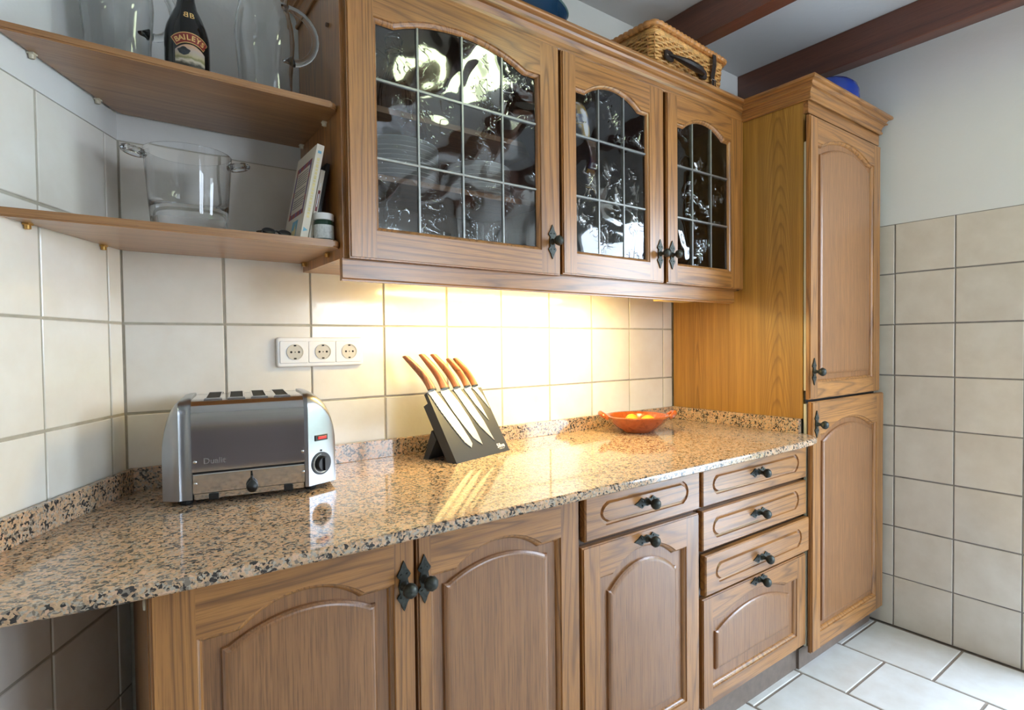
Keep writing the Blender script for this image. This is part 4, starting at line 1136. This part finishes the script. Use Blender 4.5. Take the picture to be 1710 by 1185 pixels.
for lab, lft, rgt, (hbx, hbw), (htx, hty), htw, serr in KN:
    org = Vector((hbx, .2215, .0008))
    K = Thing('kitchen_knife', lab, 'knife', matrix=KB @ Matrix.Translation(org), group='knives on the board')
    if serr:
        L2 = []
        for a, b in zip(lft[1:], lft[2:]):
            n = max(2, int(math.hypot(b[0]-a[0], b[1]-a[1])/.0055))
            for k in range(n):
                t = k/n; dx = .0011 if k % 2 else 0
                L2.append((a[0]+(b[0]-a[0])*t+dx, a[1]+(b[1]-a[1])*t+dx*.4))
        lft = [lft[0]] + L2 + [lft[-1]]
    bm = new_bm(); pts = lft+rgt
    a = [bm.verts.new((x-org.x, y-org.y, 0)) for x, y in pts]; b = [bm.verts.new((x-org.x, y-org.y, .0018)) for x, y in pts]
    bm.faces.new(a[::-1]); bm.faces.new(b)
    for i in range(len(pts)): bm.faces.new((a[i], a[(i+1) % len(pts)], b[(i+1) % len(pts)], b[i]))
    K.part('blade', bm, blade_m, local=True)
    bm = new_bm(); rings = []; N = 14
    for k in range(N+1):
        t = k/N
        cx = (htx-hbx)*(t**1.12) + .004*math.sin(PI*t); cy = (hty-.2215)*t
        wd = hbw*(1-t)+htw*t - .007*math.sin(PI*min(1, t*1.5))*(1 if t < .67 else 0)
        th = .0095*(0.75+0.4*math.sin(PI*min(1, t*.9+.1)))
        sl = -.22*t
        rings.append([(cx+wd/2*math.cos(q), cy+sl*wd/2*math.cos(q)*(1 if t > .6 else t/.6), .0015+th*.55+th*math.sin(q)) for q in [2*PI*j/14 for j in range(14)]])
    loft(bm, rings); K.part('handle', bm, walnut_m, local=True, smooth=True)
    bm = new_bm(); loft(bm, [[(hbw*.5*math.cos(q), y, .0015+.0052+.0070*math.sin(q)) for q in [2*PI*j/14 for j in range(14)]] for y in (-.0025, .0005)]); K.part('bolster', bm, iron_m, local=True)

# ------------------------------------------------------------------ bowl with lemons
bw = Thing('earthenware_bowl', 'shallow glazed terracotta bowl with two lug handles on the worktop', 'bowl', (1.487, -.165, .8382))
prof = [(0, 0), (.055, 0), (.060, .003), (.078, .018), (.098, .037), (.108, .050), (.1135, .054), (.1150, .058), (.1120, .0605), (.1060, .0585), (.100, .050), (.088, .034), (.066, .016), (.045, .010), (0, .009)]
bm = new_bm(); lathe(bm, prof, 56); bw.part('bowl_body', bm, terra_m, local=True, smooth=True, sharp=60)
for s in (-1, 1):
    d = Vector((.80*s, -.60*s, 0)); t = Vector((.60, .80, 0))
    P = []
    for k in range(13):
        a = PI*k/12; P.append(d*(.108+.026*math.sin(a))+t*(.028*math.cos(a))+Vector((0, 0, .051+.016*math.sin(a))))
    bm = new_bm(); tube(bm, P, [.0075+.002*math.sin(PI*k/12) for k in range(13)], 10); bw.part('lug_handle', bm, terra_m, local=True, smooth=True)
def lemon(loc, rz, tilt, lab):
    bm = new_bm(); prof = [(0, -.036), (.004, -.034), (.010, -.030), (.019, -.022), (.0255, -.010), (.0272, 0), (.0255, .010), (.019, .022), (.010, .030), (.005, .0345), (0, .037)]
    lathe(bm, [(r*.88, z*.88) for r, z in prof], 24); bm.transform(Matrix.Rotation(tilt, 4, 'Y'))
    return single('lemon', bm, lemon_m, lab, 'lemon', loc, 'lemons in the bowl', True, rz, True)
lemon((1.452, -.170, .8382+.0345), .4, PI/2, 'yellow lemon lying in the terracotta bowl, nearer the knife board')
lemon((1.520, -.185, .8382+.0345), -.5, PI/2, 'yellow lemon lying in the terracotta bowl, nearer the tall cabinet')
lemon((1.500, -.125, .8382+.0345), 1.3, PI/2, 'yellow lemon at the back of the terracotta bowl by the tiles')

# ------------------------------------------------------------------ wicker hamper on the wall cabinet
hp = Thing('wicker_hamper', 'honey-coloured wicker picnic hamper with dark leather straps on the wall cabinet', 'hamper', (1.640, -.165, 1.9855), rz=math.radians(3.5))
HX, HY, HH = .212, .118, .205
def perim(n_, z, o, alt, ph, grow):
    pts = []; hx2, hy2 = HX-.02*(1-grow), HY-.012*(1-grow); r = .022
    L = []
    loop = []
    for cx, cy, a0 in ((hx2-r, -hy2+r, -PI/2), (hx2-r, hy2-r, 0), (-hx2+r, hy2-r, PI/2), (-hx2+r, -hy2+r, PI)):
        for k in range(5): loop.append((cx, cy, a0+PI/2*k/4))
    poly = [(cx+r*math.cos(a), cy+r*math.sin(a), math.cos(a), math.sin(a)) for cx, cy, a in loop]
    tot = 0; seg = []
    for i in range(len(poly)):
        p, q = poly[i], poly[(i+1) % len(poly)]; d = math.hypot(q[0]-p[0], q[1]-p[1]); seg.append(d); tot += d
    for k in range(n_):
        s = tot*k/n_; i = 0
        while s > seg[i]: s -= seg[i]; i += 1
        p, q = poly[i], poly[(i+1) % len(poly)]; t = s/seg[i]
        nx_, ny_ = p[2]+(q[2]-p[2])*t, p[3]+(q[3]-p[3])*t; ln = math.hypot(nx_, ny_)
        w_ = o+alt*math.cos(PI*k/2+ph)
        pts.append((p[0]+(q[0]-p[0])*t+nx_/ln*w_, p[1]+(q[1]-p[1])*t+ny_/ln*w_, z))
    return pts
NS = 104
bm = new_bm(); rows = 21
for k in range(rows):
    z = .006+HH*k/rows
    tube(bm, perim(NS, z, 0, .0036, PI*(k % 2), z/HH), .0042, 6, closed=True)
wv = hp.part('weave', bm, wicker_m, local=True, smooth=True); wv['kind'] = 'stuff'
bm = new_bm()
a_, b_ = perim(NS, .0, 0, 0, 0, 0), perim(NS, HH, 0, 0, 0, 1)
for k in range(0, NS, 2): tube(bm, [a_[k], b_[k]], .0026, 5)
st_ = hp.part('stakes', bm, wicker_d, local=True); st_['kind'] = 'stuff'
bm = box(-HX+.02, HX-.02, -HY+.012, HY-.012, .002, .010); hp.part('bottom', bm, wicker_d, local=True)
bm = new_bm()                                             # border at top of the body
for dz in (0, .006): tube(bm, perim(NS, HH+.002+dz, .001, .001, dz*500, 1), .0045, 6, closed=True)
hp.part('body_border', bm, wicker_m, local=True, smooth=True)
# lid
lid = hp.part('lid', box(-HX-.002, HX+.002, -HY-.002, HY+.002, HH+.012, HH+.030), wicker_m, local=True)
bm = new_bm(); path = perim(240, HH+.024, .008, 0, 0, 1.15)
for k in range(0, 240):                                    # wrapped rim: a coil round the lid's edge
    pass
n3 = 480; P3 = []; R3 = []
pp = path+[path[0]]
for k in range(n3):
    t = k/n3*240; i = int(t); t -= i; p, q = pp[i], pp[i+1]
    P3.append((p[0]+(q[0]-p[0])*t, p[1]+(q[1]-p[1])*t, p[2])); R3.append(.0085+.0030*abs(math.sin(PI*k/8))**.7)
tube(bm, P3, R3, 8, closed=True)
hp.part('lid_rim', bm, wicker_d, lid, local=True, smooth=True)
bm = new_bm()
for k in range(34):
    y = -HY+.004+(2*HY-.008)*k/33
    tube(bm, [(-HX+.002+(2*HX-.004)*j/40, y, HH+.030+.0022*math.cos(PI*j/1.0+PI*(k % 2))) for j in range(41)], .0036, 5)
lw_ = hp.part('lid_weave', bm, wicker_m, lid, local=True, smooth=True); lw_['kind'] = 'stuff'
# carrying handle on the front
FY = -HY-.006
hd = new_bm(); HXO = -.043
P = [(a+HXO, b, c) for a, b, c in [(-.098, FY-.004, .142), (-.085, FY-.012, .140), (-.070, FY-.024, .132), (-.03, FY-.034, .126), (.03, FY-.034, .124), (.070, FY-.024, .127), (.085, FY-.012, .132), (.098, FY-.004, .132)]]
tube(hd, P, [.006, .007, .011, .017, .017, .011, .007, .006], 10, flat=.75); hn = hp.part('carry_handle', hd, leather_m, local=True, smooth=True)
for x0, x1 in ((-.125+HXO, -.075+HXO), (.075+HXO, .125+HXO)):
    bm = new_bm(); prism(bm, rrect(x0, x1, .122, .156, .012), FY-.006, FY-.001); tb = hp.part('leather_tab', bm, leather_m, local=True)
    for xx in (x0+.014, x1-.016):
        q = new_bm(); lathe(q, [(0, 0), (.0042, 0), (.0035, .0015), (0, .0022)], 12); q.transform(Matrix.Translation((xx, FY-.006, .140)) @ Matrix.Rotation(PI/2, 4, 'X')); hp.part('rivet', q, chrome_m, tb, local=True, smooth=True)
for xs_ in (.122,):
    bm = new_bm(); pts = [(FY+.002, .232), (FY-.013, .225), (FY-.014, .19), (FY-.006, .15), (FY-.006, .075)]
    th = .0025
    rings = [[(xs_-.011, y-0, z), (xs_+.011, y, z), (xs_+.011, y+th, z), (xs_-.011, y+th, z)] for y, z in pts]
    loft(bm, rings); sp2 = hp.part('strap', bm, leather_m, local=True)
    bk_ = new_bm()
    for (x0, x1, z0, z1) in ((-.014, .014, .134, .137), (-.014, .014, .108, .111), (-.014, -.011, .108, .137), (.011, .014, .108, .137)): bx(bk_, xs_+x0, xs_+x1, FY-.010, FY-.007, z0, z1)
    hp.part('buckle', bk_, chrome_m, sp2, local=True)

# ------------------------------------------------------------------ teal dish and blue pot on top of the cabinets
td = Thing('serving_dish', 'deep teal oval serving dish on top of the wide wall cabinet', 'dish', (.835, -.255, 1.9855))
prof = [(0, 0), (.55, 0), (.75, .02), (.90, .06), (.975, .100), (1.0, .128), (1.01, .134), (.97, .134), (.94, .115), (.85, .06), (.7, .025), (0, .02)]
bm = new_bm(); lathe(bm, [(r*.105, z) for r, z in prof], 48, (0, 0, 0), 2.32, .95); td.part('dish_body', bm, teal_m, local=True, smooth=True)
bm = new_bm(); tube(bm, [(.105*1.005*2.32*math.cos(a), .105*1.005*.95*math.sin(a), .1345) for a in [2*PI*k/64 for k in range(64)]], .0035, 8, closed=True); td.part('dish_rim', bm, teal_rim, local=True, smooth=True, label='grey-green rim')
bp_ = Thing('blue_pot', 'squat cobalt blue glazed pot on top of the tall cabinet', 'pot', (2.272, -.462, 1.9855))
prof = [(0, 0), (.075, 0), (.092, .012), (.112, .06), (.121, .105), (.121, .130), (.112, .152), (.092, .168), (.060, .177), (.048, .180), (.044, .178), (0, .170)]
bm = new_bm(); lathe(bm, [(r*.95, z*1.09) for r, z in prof], 48); bp_.part('pot_body', bm, blue_m, local=True, smooth=True)

# ------------------------------------------------------------------ crockery inside the wall cabinets
def plate_bm(R, h=.014):
    bm = new_bm(); lathe(bm, [(0, 0), (R*.55, 0), (R*.62, .003), (R*.93, h*.85), (R, h), (R*.99, h+.002), (R*.9, h*.85+.002), (R*.62, .006), (R*.55, .0035), (0, .0035)], 32); return bm
ORD = ['lowest', 'second', 'third', 'fourth', 'fifth', 'sixth', 'seventh', 'eighth', 'ninth', 'tenth']
def nth(k, n): return 'topmost' if k == n-1 else ('lowest' if k == 0 else ORD[k]+' from the bottom')
def stack(n_, R, x, y, z, step, where, grp, mat=china_m, h=.014):
    me = mesh_of('plate', plate_bm(R, h), mat, True, 60)
    for k in range(n_):
        o = D.objects.new('plate', me); COL.objects.link(o); o.location = (x+random.uniform(-.0015, .0015), y+random.uniform(-.0015, .0015), z+step*k)
        tag(o, where % nth(k, n_), 'plate', grp)
stack(9, .112, .585, -.150, 1.5622, .0115, 'white plate, %s in the left plate stack of the wide cabinet', 'left plate stack in wide cabinet')
stack(8, .095, .835, -.150, 1.5622, .0115, 'white plate, %s in the right plate stack of the wide cabinet', 'right plate stack in wide cabinet')
stack(7, .098, 1.345, -.150, 1.5882, .0125, 'white plate, %s in the middle-shelf stack behind the second leaded door', 'plate stack behind second leaded door', h=.018)
stack(6, .112, 1.78, -.150, 1.3664, .013, 'white plate, %s in the low stack behind the third leaded door', 'bottom plate stack behind third leaded door', h=.016)
def bowl_mesh(R, h, mats):
    bm = new_bm(); pr = [(0, 0), (R*.5, 0), (R*.55, .006), (R*.8, h*.45), (R*.95, h*.8), (R, h), (R*.97, h), (R*.9, h*.8), (R*.75, h*.45), (R*.45, .01), (0, .008)]
    lathe(bm, pr, 32)
    if len(mats) > 1:
        for f in bm.faces:
            c = f.calc_center_median()
            f.material_index = int(c.z/h*4) % 2
    return mesh_of('bowl', bm, mats, True, 60)
mb = bowl_mesh(.062, .060, [china_m])
for k in range(5):
    o = D.objects.new('bowl', mb); COL.objects.link(o); o.location = (1.735, -.165, 1.5882+.016*k)
    tag(o, 'white bowl, %s in the middle-shelf stack behind the third leaded door' % nth(k, 5), 'bowl', 'white bowl stack')
mb = bowl_mesh(.062, .058, [navy_m, yellow_m])
for k in range(4):
    o = D.objects.new('striped_bowl', mb); COL.objects.link(o); o.location = (1.728, -.165, 1.7722+.028*k)
    tag(o, 'blue and yellow striped bowl, %s in the top-shelf stack' % nth(k, 4), 'bowl', 'striped bowl stack')
def mug(x, y, z, R, h, bands, lab, rz, first=True, handle=True):
    T = Thing('mug', lab, 'mug', (x, y, z), rz=rz, group='blue and yellow mugs')
    n = len(bands); bm = new_bm()
    outer = [(0, 0), (R*.82, 0)] + [(R*(.88+.12*math.sin(PI*(.15+.7*k/(n*2)))), h*k/(n*2)) for k in range(0, n*2+1)]
    inner = [(R*.9, h), (R*.86, h*.5), (R*.75, .008), (0, .007)]
    lathe(bm, outer+inner, 32)
    for f in bm.faces:
        c = f.calc_center_median(); f.material_index = bands[min(n-1, int(c.z/h*n))]
    T.part('mug_body', bm, [navy_m, yellow_m, blue_m], local=True, smooth=True, sharp=60)
    if handle:
        bm = new_bm(); tube(bm, [(R*.92+.028*math.sin(PI*k/10), 0, h*.5+h*.3*math.cos(PI*k/10)) for k in range(11)], .0045, 8); T.part('mug_handle', bm, navy_m, local=True, smooth=True)
    return T
mug(1.132, -.222, 1.7722, .050, .072, (1, 1, 2), 'blue and yellow mug under another on the top shelf, second door', 2.6)
mug(1.132, -.222, 1.8446, .050, .072, (1, 1, 0), 'blue and yellow mug stacked on another on the top shelf, second door', 2.4)
mug(1.315, -.170, 1.7722, .043, .080, (1, 0, 0, 0), 'navy mug with yellow foot, middle of the top shelf, second door', 1.2)
mug(1.46, -.170, 1.7722, .043, .080, (1, 0, 0, 0), 'navy mug with yellow foot, right end of the top shelf, second door', .6)
mug(1.140, -.222, 1.5882, .058, .070, (1, 1, 0), 'large blue and yellow mug, lower of a pair on the middle shelf', 2.9)
mug(1.142, -.222, 1.6586, .060, .066, (0, 1, 2, 2), 'blue mug with yellow ring on top of the large mug', 2.7)
bm = new_bm(); lathe(bm, [(0, 0), (.034, 0), (.040, .02), (.042, .075), (.0395, .075), (.037, .02), (0, .008)], 28)
single('white_cup', bm, china_m, 'plain white cup at the bottom left behind the second leaded door', 'cup', (1.185, -.20, 1.3664), None, True, 0, True)
def tumbler(x, y, h, R, lab, grp):
    bm = new_bm(); lathe(bm, [(0, 0), (R*.8, 0), (R*.85, .003), (R, h), (R*.95, h), (R*.8, .012), (0, .010)], 24)
    return single('tumbler', bm, glass_m, lab, 'glass', (x, y, 1.3664), grp, True, 0, True, sharp=50)
for i, (x, y, h, R) in enumerate(((.545, -.16, .090, .032), (.625, -.19, .085, .031), (.705, -.16, .095, .032), (.785, -.20, .120, .033), (.865, -.16, .125, .033), (.930, -.21, .12, .030))):
    tumbler(x, y, h, R, 'clear tumbler, %s from the left on the floor of the wide wall cabinet' % ('first', 'second', 'third', 'fourth', 'fifth', 'sixth')[i], 'tumblers in the wide cabinet')
dc = Thing('decanter', 'cut-glass decanter with stopper on the top shelf of the wide cabinet', 'decanter', (.578, -.165, 1.7222))
bm = new_bm(); lathe(bm, [(0, 0), (.040, 0), (.045, .01), (.044, .07), (.036, .11), (.022, .14), (.016, .155), (.018, .185), (.024, .19), (.021, .19), (.012, .16), (.020, .13), (.034, .10), (.040, .06), (.039, .02), (0, .015)], 20); dc.part('decanter_body', bm, glass_m, local=True)
bm = new_bm(); lathe(bm, [(0, .186), (.009, .186), (.010, .195), (.020, .206), (.024, .222), (.018, .236), (0, .242)], 12); dc.part('stopper', bm, glass_m, local=True)
